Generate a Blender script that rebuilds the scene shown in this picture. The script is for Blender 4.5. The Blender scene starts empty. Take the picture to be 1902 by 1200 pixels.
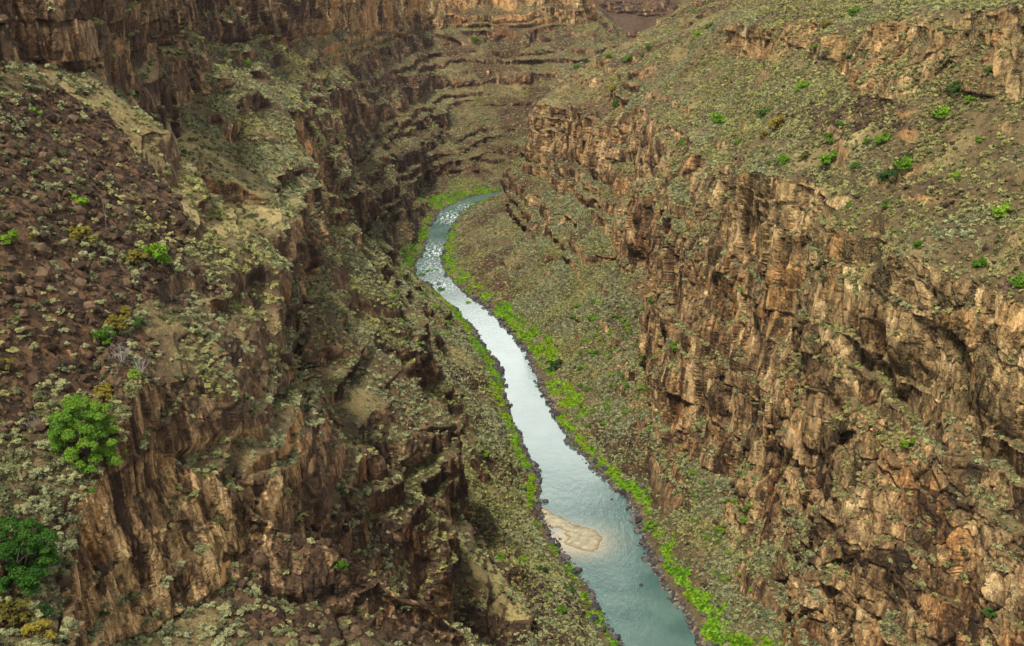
import bpy, bmesh, math, random, time
import numpy as np
from mathutils import Vector, Matrix, Euler
from mathutils.geometry import delaunay_2d_cdt

T0 = time.time()
random.seed(7)
rng = np.random.default_rng(7)
R = math.radians
S = bpy.context.scene
C = S.collection

# ------------------------------------------------------------------ camera, sky, sun, exposure
F = 2300.0                      # focal length in photo pixels (photo 1902 x 1200)
PITCH = R(17.4)
CAM = np.array([0.0, 0.0, 200.0])
cam = bpy.data.cameras.new("camera")
cam.sensor_width = 36.0
cam.lens = 36.0 * F / 1902.0
cam.clip_start = 1.0
cam.clip_end = 20000.0
cam_o = bpy.data.objects.new("camera", cam)
cam_o.location = CAM
cam_o.rotation_euler = (math.pi / 2 - PITCH, 0, 0)
C.objects.link(cam_o)
S.camera = cam_o

SUN_EL, SUN_AZ = R(58), R(-150)      # azimuth measured from +Y towards +X: the light comes from the left, a little behind the camera
world = bpy.data.worlds.new("World")
S.world = world
world.use_nodes = True
wn = world.node_tree
wn.nodes.clear()
w_out = wn.nodes.new("ShaderNodeOutputWorld")
w_bg = wn.nodes.new("ShaderNodeBackground")
w_sky = wn.nodes.new("ShaderNodeTexSky")
w_sky.sky_type = 'NISHITA'
w_sky.sun_disc = False
w_sky.sun_elevation = SUN_EL
w_sky.sun_rotation = SUN_AZ
w_sky.air_density = 1.0
w_sky.dust_density = 4.0
# overcast: a cloud deck, brighter where it thins out near the horizon up the canyon
w_geo = wn.nodes.new("ShaderNodeTexCoord")
w_noise = wn.nodes.new("ShaderNodeTexNoise")
w_noise.inputs['Scale'].default_value = 2.6
w_noise.inputs['Detail'].default_value = 6
w_map = wn.nodes.new("ShaderNodeMapping")
w_map.inputs['Scale'].default_value = (1, 1, 3.0)
wn.links.new(w_geo.outputs['Generated'], w_map.inputs['Vector'])
wn.links.new(w_map.outputs[0], w_noise.inputs['Vector'])
w_sep = wn.nodes.new("ShaderNodeSeparateXYZ")
wn.links.new(w_geo.outputs['Generated'], w_sep.inputs[0])
w_el = wn.nodes.new("ShaderNodeValToRGB")        # brightness by height in the sky
er = w_el.color_ramp
er.elements[0].position = 0.0;  er.elements[0].color = (1.6, 1.57, 1.5, 1)
er.elements[1].position = 1.0;  er.elements[1].color = (4.6, 4.5, 4.3, 1)
for p_, v_ in ((0.26, 2.5), (0.31, 90.0), (0.40, 100.0), (0.46, 9.0), (0.6, 5.5)):
    e_ = er.elements.new(p_); e_.color = (v_, v_ * 0.99, v_ * 0.95, 1)
wn.links.new(w_sep.outputs['Z'], w_el.inputs[0])
w_cr = wn.nodes.new("ShaderNodeValToRGB")
w_cr.color_ramp.elements[0].position = 0.32; w_cr.color_ramp.elements[0].color = (0.35, 0.35, 0.35, 1)
w_cr.color_ramp.elements[1].position = 0.60; w_cr.color_ramp.elements[1].color = (1, 1, 1, 1)
wn.links.new(w_noise.outputs['Fac'], w_cr.inputs[0])
w_mix = wn.nodes.new("ShaderNodeMix")
w_mix.data_type = 'RGBA'
wn.links.new(w_cr.outputs[0], w_mix.inputs[0])
wn.links.new(w_sky.outputs[0], w_mix.inputs[6])
wn.links.new(w_el.outputs[0], w_mix.inputs[7])
wn.links.new(w_mix.outputs[2], w_bg.inputs[0])
w_bg.inputs[1].default_value = 0.050
wn.links.new(w_bg.outputs[0], w_out.inputs[0])

sun = bpy.data.lights.new("sun", 'SUN')
sun.energy = 4.6
sun.angle = R(9)
sun.color = (1.0, 0.93, 0.82)
sun_o = bpy.data.objects.new("sun", sun)
d = Vector((math.sin(SUN_AZ) * math.cos(SUN_EL), math.cos(SUN_AZ) * math.cos(SUN_EL), math.sin(SUN_EL)))
sun_o.rotation_euler = d.to_track_quat('Z', 'Y').to_euler()
C.objects.link(sun_o)

S.view_settings.view_transform = 'Standard'
S.view_settings.look = 'None'
S.view_settings.exposure = 0.72
S.view_settings.gamma = 1.0
S.cycles.max_bounces = 6
S.cycles.diffuse_bounces = 3
S.cycles.transparent_max_bounces = 4

# ------------------------------------------------------------------ photo point -> place
cp, sp = math.cos(PITCH), math.sin(PITCH)

def at(px, py, Y=None, z=None):
    """point seen at photo pixel (px,py), at distance Y up the canyon or at height z above the river"""
    u = -(py - 600.0) / F
    dx, dy, dz = (px - 951.0) / F, cp + u * sp, -sp + u * cp
    t = Y / dy if Y is not None else (z - 200.0) / dz
    return (dx * t, dy * t, 200.0 + dz * t)

def project(P):
    q = P - CAM
    dep = q[:, 1] * cp - q[:, 2] * sp
    up = q[:, 1] * sp + q[:, 2] * cp
    dd = np.where(dep > 0.5, dep, np.nan)
    return 951 + F * q[:, 0] / dd, 600 - F * up / dd, dep

# ------------------------------------------------------------------ noise
def _h(ix, iy, iz, seed):
    h = (ix.astype(np.uint32) * np.uint32(374761393) + iy.astype(np.uint32) * np.uint32(668265263)
         + iz.astype(np.uint32) * np.uint32(2147483647 - 1013904223) + np.uint32((seed * 974634777) & 0xFFFFFFFF))
    h ^= h >> np.uint32(15); h *= np.uint32(2246822519)
    h ^= h >> np.uint32(13); h *= np.uint32(3266489917)
    h ^= h >> np.uint32(16)
    return h

def _r(h):
    return (h & np.uint32(0xFFFFFF)).astype(np.float32) * np.float32(1.0 / 16777215.0)

def vnoise(P, seed=0):
    """smooth value noise in -1..1"""
    P = P.astype(np.float32)
    i = np.floor(P).astype(np.int64); f = P - i
    i = i.astype(np.int32)
    f = f * f * f * (f * (f * 6 - 15) + 10)
    out = 0
    for a in (0, 1):
        wx = f[:, 0] if a else 1 - f[:, 0]
        for b in (0, 1):
            wy = f[:, 1] if b else 1 - f[:, 1]
            for c in (0, 1):
                wz = f[:, 2] if c else 1 - f[:, 2]
                out = out + _r(_h(i[:, 0] + a, i[:, 1] + b, i[:, 2] + c, seed)) * (wx * wy * wz)
    return out * 2 - 1

def fbm(P, octaves=4, seed=0, gain=0.5):
    s, a, t = 0, 1.0, 0
    for k in range(octaves):
        s = s + a * vnoise(P * (2.03 ** k) + 17.3 * k, seed + k * 31); t += a; a *= gain
    return s / t

def cells(P, seed=0, jitter=0.9):
    """cellular noise: random value of the nearest cell, second random, distance to the border"""
    P = P.astype(np.float32)
    i = np.floor(P).astype(np.int32); n = len(P)
    d1 = np.full(n, 1e9, np.float32); d2 = np.full(n, 1e9, np.float32)
    r1 = np.zeros(n, np.float32); r2 = np.zeros(n, np.float32)
    for a in (-1, 0, 1):
        for b in (-1, 0, 1):
            for c in (-1, 0, 1):
                cx, cy, cz = i[:, 0] + a, i[:, 1] + b, i[:, 2] + c
                h = _h(cx, cy, cz, seed)
                qx = cx + 0.5 + (_r(h) - 0.5) * jitter
                h2 = h * np.uint32(747796405) + np.uint32(2891336453); h2 ^= h2 >> np.uint32(14)
                qy = cy + 0.5 + (_r(h2) - 0.5) * jitter
                h3 = h2 * np.uint32(747796405) + np.uint32(1442695041); h3 ^= h3 >> np.uint32(13)
                qz = cz + 0.5 + (_r(h3) - 0.5) * jitter
                dd = (P[:, 0] - qx) ** 2 + (P[:, 1] - qy) ** 2 + (P[:, 2] - qz) ** 2
                near = dd < d1
                d2 = np.where(near, d1, np.minimum(d2, dd))
                h4 = h3 * np.uint32(277803737); h4 ^= h4 >> np.uint32(12)
                r1 = np.where(near, _r(h4), r1); r2 = np.where(near, _r(h4 * np.uint32(2654435761) >> np.uint32(3)), r2)
                d1 = np.where(near, dd, d1)
    return r1, r2, np.sqrt(d2) - np.sqrt(d1)

def cells2(P, layer, seed=0, jitter=0.9):
    """cells in plan only, reshuffled for every layer: upright prisms"""
    P = P.astype(np.float32)
    i = np.floor(P).astype(np.int32); n = len(P)
    d1 = np.full(n, 1e9, np.float32); d2 = np.full(n, 1e9, np.float32)
    r1 = np.zeros(n, np.float32); r2 = np.zeros(n, np.float32)
    for a in (-1, 0, 1):
        for b in (-1, 0, 1):
            cx, cy = i[:, 0] + a, i[:, 1] + b
            h = _h(cx, cy, layer, seed)
            qx = cx + 0.5 + (_r(h) - 0.5) * jitter
            h2 = h * np.uint32(747796405) + np.uint32(2891336453); h2 ^= h2 >> np.uint32(14)
            qy = cy + 0.5 + (_r(h2) - 0.5) * jitter
            dd = (P[:, 0] - qx) ** 2 + (P[:, 1] - qy) ** 2
            near = dd < d1
            d2 = np.where(near, d1, np.minimum(d2, dd))
            h3 = h2 * np.uint32(747796405) + np.uint32(1442695041); h3 ^= h3 >> np.uint32(13)
            h4 = h3 * np.uint32(277803737); h4 ^= h4 >> np.uint32(12)
            r1 = np.where(near, _r(h3), r1); r2 = np.where(near, _r(h4), r2)
            d1 = np.where(near, dd, d1)
    return r1, r2, np.sqrt(d2) - np.sqrt(d1)

def sstep(a, b, x):
    t = np.clip((x - a) / (b - a), 0, 1)
    return t * t * (3 - 2 * t)

# ------------------------------------------------------------------ the land: breaklines read off the photo
SHORE_L = [(1150, 1195), (1120, 1150), (1100, 1095), (1062, 1055), (1035, 1010), (1010, 965), (1005, 930), (1003, 890), (978, 835),
           (960, 790), (945, 750), (932, 690), (907, 650), (880, 610), (850, 575), (800, 530), (772, 515), (774, 490), (790, 465),
           (797, 425), (822, 390), (850, 375), (872, 366)]
SHORE_R = [(1292, 1195), (1268, 1140), (1228, 1090), (1205, 1040), (1190, 1000), (1165, 930), (1122, 890), (1082, 850), (1042, 800),
           (1022, 760), (993, 700), (975, 650), (932, 605), (902, 570), (862, 545), (828, 512), (818, 480), (830, 440), (850, 402),
           (880, 380), (912, 366)]
shoreL = [(92, 20, 0.), (84, 100, 0.), (68, 190, 0.), (50, 265, 0.)] + [at(x, y, z=0) for x, y in SHORE_L]
shoreR = [(122, 20, 0.), (110, 100, 0.), (92, 190, 0.), (72, 265, 0.)] + [at(x, y, z=0) for x, y in SHORE_R]
shoreL += [(12, 1018, 0.), (36, 1044, 0.), (70, 1078, 0.), (112, 1138, 0.), (195, 1245, 0.), (250, 1400, 0.), (330, 1600, 0.)]
shoreR += [(10, 992, 0.), (42, 1016, 0.), (82, 1050, 0.), (132, 1112, 0.), (222, 1222, 0.), (285, 1385, 0.), (365, 1585, 0.)]

LINES = {}
def line(name, pts):
    out = []
    for p in pts:
        if p[0] == 'w': out.append(tuple(float(v) for v in p[1:4]))
        else: out.append(at(p[0], p[1], Y=p[2]))
    LINES[name] = out

def offset(poly, dist, z):
    out = []
    for i, p in enumerate(poly):
        a, b = poly[max(0, i - 1)], poly[min(len(poly) - 1, i + 1)]
        tx, ty = b[0] - a[0], b[1] - a[1]
        l = math.hypot(tx, ty)
        out.append((p[0] - ty / l * dist, p[1] + tx / l * dist, z))
    return out

LINES['shore_l'] = shoreL
LINES['shore_r'] = shoreR
# left wall -------------------------------------------------------------------
line('l2', [('w', 40, 20, 50), ('w', 30, 110, 50), ('w', 10, 190, 48), (850, 1215, 245), (838, 985, 305), (862, 965, 318), (892, 962, 331),
            ('w', -24, 350, 46), ('w', -34, 400, 48), (795, 690, 425), (808, 690, 439), ('w', -48, 458, 50), ('w', -58, 500, 52), (714, 545, 534),
            ('w', -72, 552, 56), (679, 440, 597), ('w', -77, 640, 56), (690, 400, 700), (680, 330, 760), (720, 290, 862), (805, 262, 1022),
            (884, 242, 1074), (985, 216, 1110), ('w', 72, 1150, 55), ('w', 118, 1200, 55), ('w', 150, 1320, 55), ('w', 160, 1450, 55), ('w', 168, 1650, 55)])
line('l3', [('w', 34, 20, 82), ('w', 22, 110, 82), ('w', 2, 190, 76), (770, 1205, 222), (815, 962, 252), (700, 905, 264), (690, 800, 288), (780, 796, 313),
            (868, 790, 327), ('w', -20, 338, 70), ('w', -36, 354, 72), ('w', -40, 388, 72), (770, 612, 428), (797, 604, 436), ('w', -57, 466, 70),
            ('w', -64, 500, 72), (700, 464, 529), ('w', -80, 556, 76), (662, 372, 594), ('w', -86, 670, 76), (642, 300, 760), (700, 240, 900), (765, 222, 1000),
            (870, 205, 1104), (990, 190, 1126), ('w', 74, 1164, 72), ('w', 112, 1216, 74), ('w', 132, 1330, 74), ('w', 142, 1450, 74), ('w', 150, 1650, 74)])
line('l4', [('w', -20, 20, 128), ('w', -32, 90, 122), (200, 1230, 126), (300, 1180, 139), (430, 1085, 154), (445, 920, 161), (560, 832, 192), (572, 700, 232),
            ('w', -50, 290, 102), ('w', -57, 345, 104), ('w', -66, 412, 104), ('w', -78, 456, 110), (575, 292, 521), ('w', -90, 585, 106), ('w', -97, 695, 99), (640, 190, 800), (700, 165, 950),
            (800, 160, 1110), (900, 166, 1142), (1000, 166, 1165), ('w', 78, 1190, 86), ('w', 108, 1236, 90), ('w', 120, 1330, 90), ('w', 128, 1450, 90), ('w', 136, 1650, 90)])
line('l5', [('w', -32, 20, 138), (60, 1290, 88), (120, 1200, 112), (150, 950, 133), (185, 880, 140), (300, 840, 152), (400, 810, 168), (530, 762, 196)])
line('l6', [(250, 700, 150), (340, 712, 164), (440, 742, 182), (505, 742, 196), (556, 694, 236)])
line('l7', [(320, 622, 172), (440, 600, 200), (482, 540, 226), (532, 470, 270), (508, 428, 304), (560, 402, 352), (572, 310, 420), ('w', -84, 452, 128), ('w', -88, 490, 131), (560, 206, 517),
            ('w', -98, 590, 126), ('w', -106, 700, 118), (640, 160, 810), (700, 140, 960), (800, 135, 1122), (900, 140, 1154), (1000, 136, 1178), ('w', 82, 1202, 97),
            ('w', 104, 1250, 104), ('w', 110, 1330, 104), ('w', 116, 1450, 104), ('w', 124, 1650, 104)])
line('l8', [('w', -100, 20, 172), ('w', -104, 120, 174), ('w', -97, 180, 176), (0, 150, 212), (100, 132, 229), (180, 130, 246), (280, 95, 322), (330, 62, 440), (420, 62, 540), (480, 62, 620), (545, 72, 758),
            (640, 46, 940), (700, 60, 1040), (800, 58, 1190), (880, 46, 1205), (960, 46, 1220), (1050, 50, 1240), (1100, 46, 1246), ('w', 84, 1290, 124), ('w', 84, 1345, 124), ('w', 90, 1500, 124), ('w', 96, 1650, 124)])
line('l9', [('w', -109, 20, 200), ('w', -113, 120, 200), ('w', -106, 180, 201), (0, -60, 226), (100, -60, 240), (180, -60, 258), (260, -52, 337), (322, -45, 452), (420, -35, 553), (480, -20, 633), (545, -15, 772),
            (640, -20, 954), (700, -30, 1054), (800, -30, 1204), (880, -30, 1221), (960, -30, 1236), (1050, -26, 1253), (1092, -26, 1260), ('w', 76, 1294, 158), ('w', 76, 1348, 160), ('w', 82, 1500, 160), ('w', 88, 1650, 160)])
line('slope_mid', [(0, 400, 170), (0, 200, 190)])
line('rib', [(180, 175, 228), (300, 300, 230), (338, 400, 216), (348, 480, 206)])
line('slope_sand', [(335, 378, 292), (495, 392, 318)])
line('slope_up', [(300, 250, 300), (400, 140, 450)])
line('rub1', [(560, 1150, 176), (640, 1000, 212)])
line('near', [(0, 1200, 108), (0, 800, 138), (0, 600, 153)])
line('nearb', [(160, 780, 150), (200, 600, 164), (290, 430, 196)])
# right wall -------------------------------------------------------------------
line('r2', [('w', 150, 20, 14), ('w', 135, 100, 16), ('w', 106, 190, 18), (1490, 1215, 284), (1442, 1120, 310), (1400, 970, 345), (1330, 880, 385), (1250, 800, 430), (1212, 700, 480), (1180, 620, 530), (1100, 545, 600),
            (1000, 470, 700), (952, 420, 790), (925, 372, 890), ('w', 4, 950, 14), ('w', 44, 986, 14), ('w', 82, 1026, 12), ('w', 134, 1092, 12), ('w', 228, 1204, 12), ('w', 300, 1380, 12), ('w', 380, 1580, 12)])
line('r3', [('w', 62, 492, 42), (1196, 560, 545), (1100, 482, 628), (1010, 420, 722), (962, 370, 806), (938, 330, 880), ('w', 10, 930, 36), ('w', 46, 966, 36), ('w', 84, 1004, 36),
            ('w', 136, 1068, 36), ('w', 232, 1186, 36), ('w', 306, 1376, 36), ('w', 386, 1576, 36)])
line('r4', [(1300, 480, 434), (1252, 402, 500), (1160, 345, 640), (1100, 320, 702), (1040, 284, 772), (984, 286, 826), ('w', 22, 884, 70), ('w', 54, 928, 70), ('w', 90, 972, 70),
            ('w', 142, 1040, 70), ('w', 240, 1160, 70), ('w', 314, 1372, 70), ('w', 394, 1572, 70)])
line('r5', [('w', 170, 20, 130), ('w', 158, 100, 130), ('w', 130, 190, 128), (1902, 560, 252), (1700, 482, 290), (1565, 422, 330), (1530, 370, 352), (1455, 318, 385), (1405, 326, 402), (1370, 300, 440), (1320, 300, 482), (1260, 252, 572),
            (1200, 214, 644), (1080, 192, 754), (1008, 188, 822), (1030, 140, 866), (1100, 105, 908), (1170, 80, 946), (1232, 30, 986), (1272, -10, 1020), ('w', 250, 1130, 160), ('w', 324, 1368, 160), ('w', 404, 1568, 160)])
line('r7', [('w', 205, 20, 155), ('w', 200, 120, 155), ('w', 172, 250, 155), (1902, 200, 322), (1800, 172, 342), (1700, 190, 355), (1580, 182, 390), (1574, 150, 430), (1560, 112, 480), (1500, 106, 535), (1420, 110, 590), (1322, 108, 662)])
line('r8', [('w', 213, 20, 185), ('w', 208, 120, 185), ('w', 181, 255, 185), (1912, 5, 338), (1830, 15, 354), (1720, 15, 369), (1628, 28, 398), (1594, 56, 406), (1588, 80, 444), (1572, 58, 494), (1500, 48, 552), (1420, 36, 608), (1334, 36, 682)])
line('r9', [('w', 260, 20, 196), ('w', 255, 120, 196), ('w', 238, 280, 196), ('w', 215, 400, 194), ('w', 190, 520, 190), ('w', 178, 640, 184), ('w', 172, 780, 176), ('w', 178, 900, 168), ('w', 210, 1000, 166)])
# the next bend, far beyond -------------------------------------------------------
line('d1', [('w', 60, 1760, 62), (1060, 84, 1700), (1130, 78, 1720), (1200, 76, 1760), (1300, 72, 1800), ('w', 420, 1800, 62), ('w', 600, 1820, 62)])
line('d2', [('w', 45, 1775, 80), (1060, 62, 1704), (1130, 56, 1724), (1200, 58, 1764), (1300, 54, 1804), ('w', 424, 1804, 80), ('w', 600, 1832, 80)])
line('d3', [('w', 40, 1850, 104), (1060, 26, 1800), (1130, 22, 1820), (1200, 28, 1850), (1300, 20, 1900), ('w', 430, 1900, 110), ('w', 600, 1910, 110)])
line('d4', [('w', 35, 1862, 130), (1060, 2, 1805), (1130, 2, 1825), (1200, 6, 1855), (1300, -4, 1905), ('w', 434, 1905, 140), ('w', 600, 1922, 140)])
line('d5', [('w', 0, 2000, 186), ('w', 300, 2050, 190), ('w', 600, 2050, 190)])
for n_, pts_ in (('bank_l', offset(shoreL, 7.0, 2.6)), ('bank_r', offset(shoreR, -7.0, 2.6))): LINES[n_] = pts_
mid = []
for i in range(len(shoreL)):
    j = i * (len(shoreR) - 1) / (len(shoreL) - 1)
    k = int(j); t = j - k; k2 = min(k + 1, len(shoreR) - 1)
    b = [shoreR[k][c] * (1 - t) + shoreR[k2][c] * t for c in range(3)]
    mid.append(((shoreL[i][0] + b[0]) / 2, (shoreL[i][1] + b[1]) / 2, -1.6))
LINES['bed'] = mid
BORDER = [(-9000, -2000, 215), (-300, -2000, 205), (107, -300, -1), (500, -2000, 205), (9000, -2000, 215), (9000, 12000, 240), (-9000, 12000, 240),
          (-160, 20, 202), (-190, 300, 204), (-220, 700, 204), (-200, 1200, 200), (-120, 1350, 190), (20, 1500, 190), (20, 1690, 190),
          (330, 20, 202), (330, 500, 204), (330, 900, 204), (420, 1200, 200), (520, 1500, 195), (-600, 2600, 205), (900, 2600, 205), (700, 1900, 180)]

v2, ve, vz = [], [], []
for n_, pts_ in LINES.items():
    o_ = len(v2)
    for i, p in enumerate(pts_):
        v2.append(Vector((p[0], p[1]))); vz.append(p[2])
        if i: ve.append((o_ + i - 1, o_ + i))
for p in BORDER:
    v2.append(Vector((p[0], p[1]))); vz.append(p[2])
tv, te, tf, ov, oe, of_ = delaunay_2d_cdt(v2, ve, [], 0, 1e-4)
seg = []
for a, b in ve: seg.append((a, b))
BV = np.zeros((len(tv), 3))
cross = 0
for i, p in enumerate(tv):
    ids = ov[i]
    if ids: z = vz[ids[0]]
    else:
        cross += 1
        zs = []
        for a, b in seg:
            A, B = v2[a], v2[b]; L = (B - A).length
            if L < 1e-6: continue
            t = (p - A).dot(B - A) / L / L
            if 0 <= t <= 1 and ((A + (B - A) * t) - p).length < 1e-2: zs.append((vz[a] * (1 - t) + vz[b] * t, a, b))
        z = sum(q[0] for q in zs) / max(1, len(zs))
        names = []
        for q in zs:
            c_ = 0
            for n_, pts_ in LINES.items():
                if q[1] < c_ + len(pts_): names.append(n_); break
                c_ += len(pts_)
        print("crossing at", round(p.x), round(p.y), names)
    BV[i] = (p.x, p.y, z)
BF = np.array([f for f in tf], dtype=np.int64)
print("TIN", len(BV), len(BF), "crossings", cross)
#STAGE2
# ------------------------------------------------------------------ refine the land to about a pixel, then roughen it
PXR = 1238.0

def zbuffer(P, extra=0):
    px, py, dep = project(P)
    W_, H_ = 476, 300
    ix = np.floor(np.nan_to_num(px, nan=-9e3) / 4).astype(np.int64); iy = np.floor(np.nan_to_num(py, nan=-9e3) / 4).astype(np.int64)
    ok = (dep > 1) & (px >= 0) & (px < W_ * 4) & (py >= 0) & (py < H_ * 4)
    zb = np.full(W_ * H_, 1e9)
    np.minimum.at(zb, iy[ok] * W_ + ix[ok], dep[ok])
    return zb.reshape(H_, W_)

def zlook(zb, px, py):
    ix = np.clip(np.nan_to_num(px / 4, nan=-1), 0, zb.shape[1] - 1).astype(int)
    iy = np.clip(np.nan_to_num(py / 4, nan=-1), 0, zb.shape[0] - 1).astype(int)
    return zb[iy, ix]

def refine(V, Fc, tau, zb=None, rounds=16, margin=70):
    for _ in range(rounds):
        e = np.concatenate([Fc[:, [0, 1]], Fc[:, [1, 2]], Fc[:, [2, 0]]])
        e.sort(axis=1)
        key = e[:, 0] * (1 << 32) + e[:, 1]
        uk, inv = np.unique(key, return_inverse=True)
        a, b = uk >> 32, uk & 0xFFFFFFFF
        A, B = V[a], V[b]
        M = (A + B) / 2
        D = B - A
        L = np.linalg.norm(D, axis=1)
        px, py, dep = project(M)
        view = M - CAM
        dist = np.maximum(np.linalg.norm(view, axis=1), 20)
        view /= dist[:, None]
        along = np.abs((D * view).sum(1))
        perp = np.sqrt(np.maximum(L * L - along * along, 0))
        m = np.maximum(perp, 0.42 * L) / dist * PXR
        reach = L / dist * F * 0.6
        out = ~((dep > 5) & (px > -margin - reach) & (px < 1902 + margin + reach) & (py > -margin - reach) & (py < 1200 + margin + reach))
        m = np.where(out, m * 0.06, m)
        if zb is not None:
            hid = (~out) & (dep - 0.02 * dep > zlook(zb, px, py) + 18)
            m = np.where(hid, m * 0.3, m)
        mark = m > tau
        if not mark.any(): break
        new = np.full(len(uk), -1, np.int64)
        new[mark] = len(V) + np.arange(mark.sum())
        V = np.concatenate([V, M[mark]])
        n = len(Fc)
        m0, m1, m2 = new[inv[:n]], new[inv[n:2 * n]], new[inv[2 * n:]]
        k = (m0 >= 0).astype(int) + (m1 >= 0) + (m2 >= 0)
        parts = [Fc[k == 0]]
        s3 = k == 3
        f, x, y, z = Fc[s3], m0[s3], m1[s3], m2[s3]
        parts += [np.stack([f[:, 0], x, z], 1), np.stack([x, f[:, 1], y], 1), np.stack([z, y, f[:, 2]], 1), np.stack([x, y, z], 1)]
        for r_ in range(3):                        # one split edge; two split edges (rotate so the case is the first)
            i0, i1, i2 = r_, (r_ + 1) % 3, (r_ + 2) % 3
            mm = (m0, m1, m2)
            s1 = (k == 1) & (mm[r_] >= 0)
            f, x = Fc[s1], mm[r_][s1]
            parts += [np.stack([f[:, i0], x, f[:, i2]], 1), np.stack([x, f[:, i1], f[:, i2]], 1)]
            s2 = (k == 2) & (mm[r_] >= 0) & (mm[i1] >= 0)
            f, x, y = Fc[s2], mm[r_][s2], mm[i1][s2]
            parts += [np.stack([x, f[:, i1], y], 1), np.stack([f[:, i0], x, y], 1), np.stack([f[:, i0], y, f[:, i2]], 1)]
        Fc = np.concatenate(parts)
    return V, Fc

def vnormals(V, Fc):
    fn = np.cross(V[Fc[:, 1]] - V[Fc[:, 0]], V[Fc[:, 2]] - V[Fc[:, 0]])
    n = np.stack([sum(np.bincount(Fc[:, c], fn[:, q], len(V)) for c in range(3)) for q in range(3)], 1)
    return n / np.maximum(np.linalg.norm(n, axis=1), 1e-12)[:, None]

def vsmooth(v, Fc, it):
    cnt = np.maximum(sum(np.bincount(Fc[:, c], minlength=len(v)) for c in range(3)), 1)
    for _ in range(it):
        fv = v[Fc].mean(1)
        v = sum(np.bincount(Fc[:, c], fv, len(v)) for c in range(3)) / cnt
    return v

up_ = np.cross(BV[BF[:, 1]] - BV[BF[:, 0]], BV[BF[:, 2]] - BV[BF[:, 0]])[:, 2] < 0
BF[up_] = BF[up_][:, ::-1]
TV, TF = refine(BV.astype(np.float64), BF, 7.0)
zb0 = zbuffer(TV)
# smooth the coarse creases a little (not the shores)
keep = sstep(1.0, 8.0, TV[:, 2])[:, None]
for _ in range(2):
    sm = np.stack([vsmooth(TV[:, c], TF, 1) for c in range(3)], 1)
    TV = TV * (1 - 0.5 * keep) + sm * 0.5 * keep
TAU = 1.5
TV, TF = refine(TV, TF, TAU, zb0)
print("land", len(TV), len(TF), round(time.time() - T0, 1))
bn = vnormals(TV, TF)
nz0 = vsmooth(bn[:, 2], TF, 4)
P0 = TV.copy()
bnh = bn.copy(); bnh[:, 2] = 0
bnh /= np.maximum(np.linalg.norm(bnh, axis=1), 1e-3)[:, None]
land = sstep(1.5, 14.0, TV[:, 2])
shore_m = sstep(0.0, 2.5, TV[:, 2])
near_m = 1 - sstep(1500, 2600, TV[:, 1])
big = (land * near_m)
scale_near = np.clip(np.linalg.norm(TV - CAM, axis=1) / 300, 0.55, 1.6)     # finer forms where the camera is close
# broad wandering of every edge
warp = np.stack([fbm(TV / 46 + s_, 2, 11 + s_) for s_ in range(3)], 1)
warp2 = np.stack([fbm(TV / 15 + s_, 2, 51 + s_) for s_ in range(3)], 1)
TV = TV + warp * np.array([4.6, 4.6, 2.6]) * (big * scale_near)[:, None] + warp2 * np.array([3.4, 3.4, 1.8]) * (big * np.minimum(scale_near, 1.1))[:, None]
TV[:, :2] += (np.stack([fbm(P0 / 5 + s_ * 9, 2, 81 + s_) for s_ in range(2)], 1)) * 1.6 * (1 - land)[:, None] * (P0[:, 2] > -1.2)[:, None]
# beds of lava: every steep slope is a stair of upright faces and tilted ledges
slope = np.sqrt(np.maximum(1 - nz0 ** 2, 0)) / np.maximum(nz0, 0.05)
slc = np.clip(slope, 0.45, 9.0)
zero_i = np.zeros(len(TV), np.int32)
wz = TV[:, 2] + 4.0 * fbm(P0 / 44, 2, 211) + 0.9 * fbm(P0 / 8, 2, 213)
hb = np.where(scale_near < 0.75, 7.5, 11.0)
qb = wz / hb + 0.30 * np.sin(wz / hb * 2.3); kb = np.floor(qb).astype(np.int32); fb = qb - kb
bedr = _r(_h(kb, zero_i, zero_i, 77))
patch = sstep(-0.30, 0.10, fbm(P0 / np.array([30, 30, 22]), 3, 131) + 0.30 * (bedr - 0.5) + 0.26 * sstep(550, 800, P0[:, 1]))
sheer = sstep(2.0, 3.5, slope)
far_k = sstep(560, 760, P0[:, 1])
st = np.clip(sstep(0.50 - 0.22 * far_k, 0.90 - 0.35 * far_k, slope) * land * patch * near_m, 0, 1) * (1 - sheer * (1 - 0.9 * sstep(-0.02, 0.28, fbm(P0 / np.array([24, 24, 20]), 3, 137))))
st *= 1 - 0.9 * sstep(60, 80, P0[:, 0]) * sstep(112, 124, P0[:, 2]) * (1 - sstep(760, 860, P0[:, 1]))          # the sage bench on the right is smooth
st *= 1 - 0.92 * sstep(-44, -52, P0[:, 0]) * sstep(134, 142, P0[:, 2]) * (1 - sstep(215, 250, P0[:, 1])) * (1 - sstep(1.2, 1.8, slope))
st *= 1 - 0.85 * (1 - sstep(190, 220, P0[:, 1])) * sstep(111, 115, P0[:, 2]) * (1 - sstep(136, 143, P0[:, 2])) * sstep(1.3, 2.0, slope) * (P0[:, 0] < 0)          # the near columnar cliff is one face
Wd = np.clip(hb / slc, 0.6, 11.0)
bb = np.clip(0.60 - 0.10 * slc, 0.14, 0.50) * (0.75 + 0.5 * bedr)
rise = np.minimum(0.50 * Wd, 0.42 * hb * np.minimum(bb * 2, 1)) / hb
onb = fb < bb
xt = np.where(onb, fb / bb, 1.0) * Wd * 0.96 + np.where(onb, 0, (fb - bb) / (1 - bb)) * Wd * 0.04
zt = np.where(onb, fb / bb * rise, rise + (fb - bb) / (1 - bb) * (1 - rise))
TV += bnh * ((fb * Wd - xt) * st)[:, None]
TV[:, 2] += (zt - fb) * hb * st
face = st * sstep(bb - 0.01, bb + 0.05, fb)
bench = st * (1 - sstep(bb - 0.03, bb + 0.03, fb))
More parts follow.
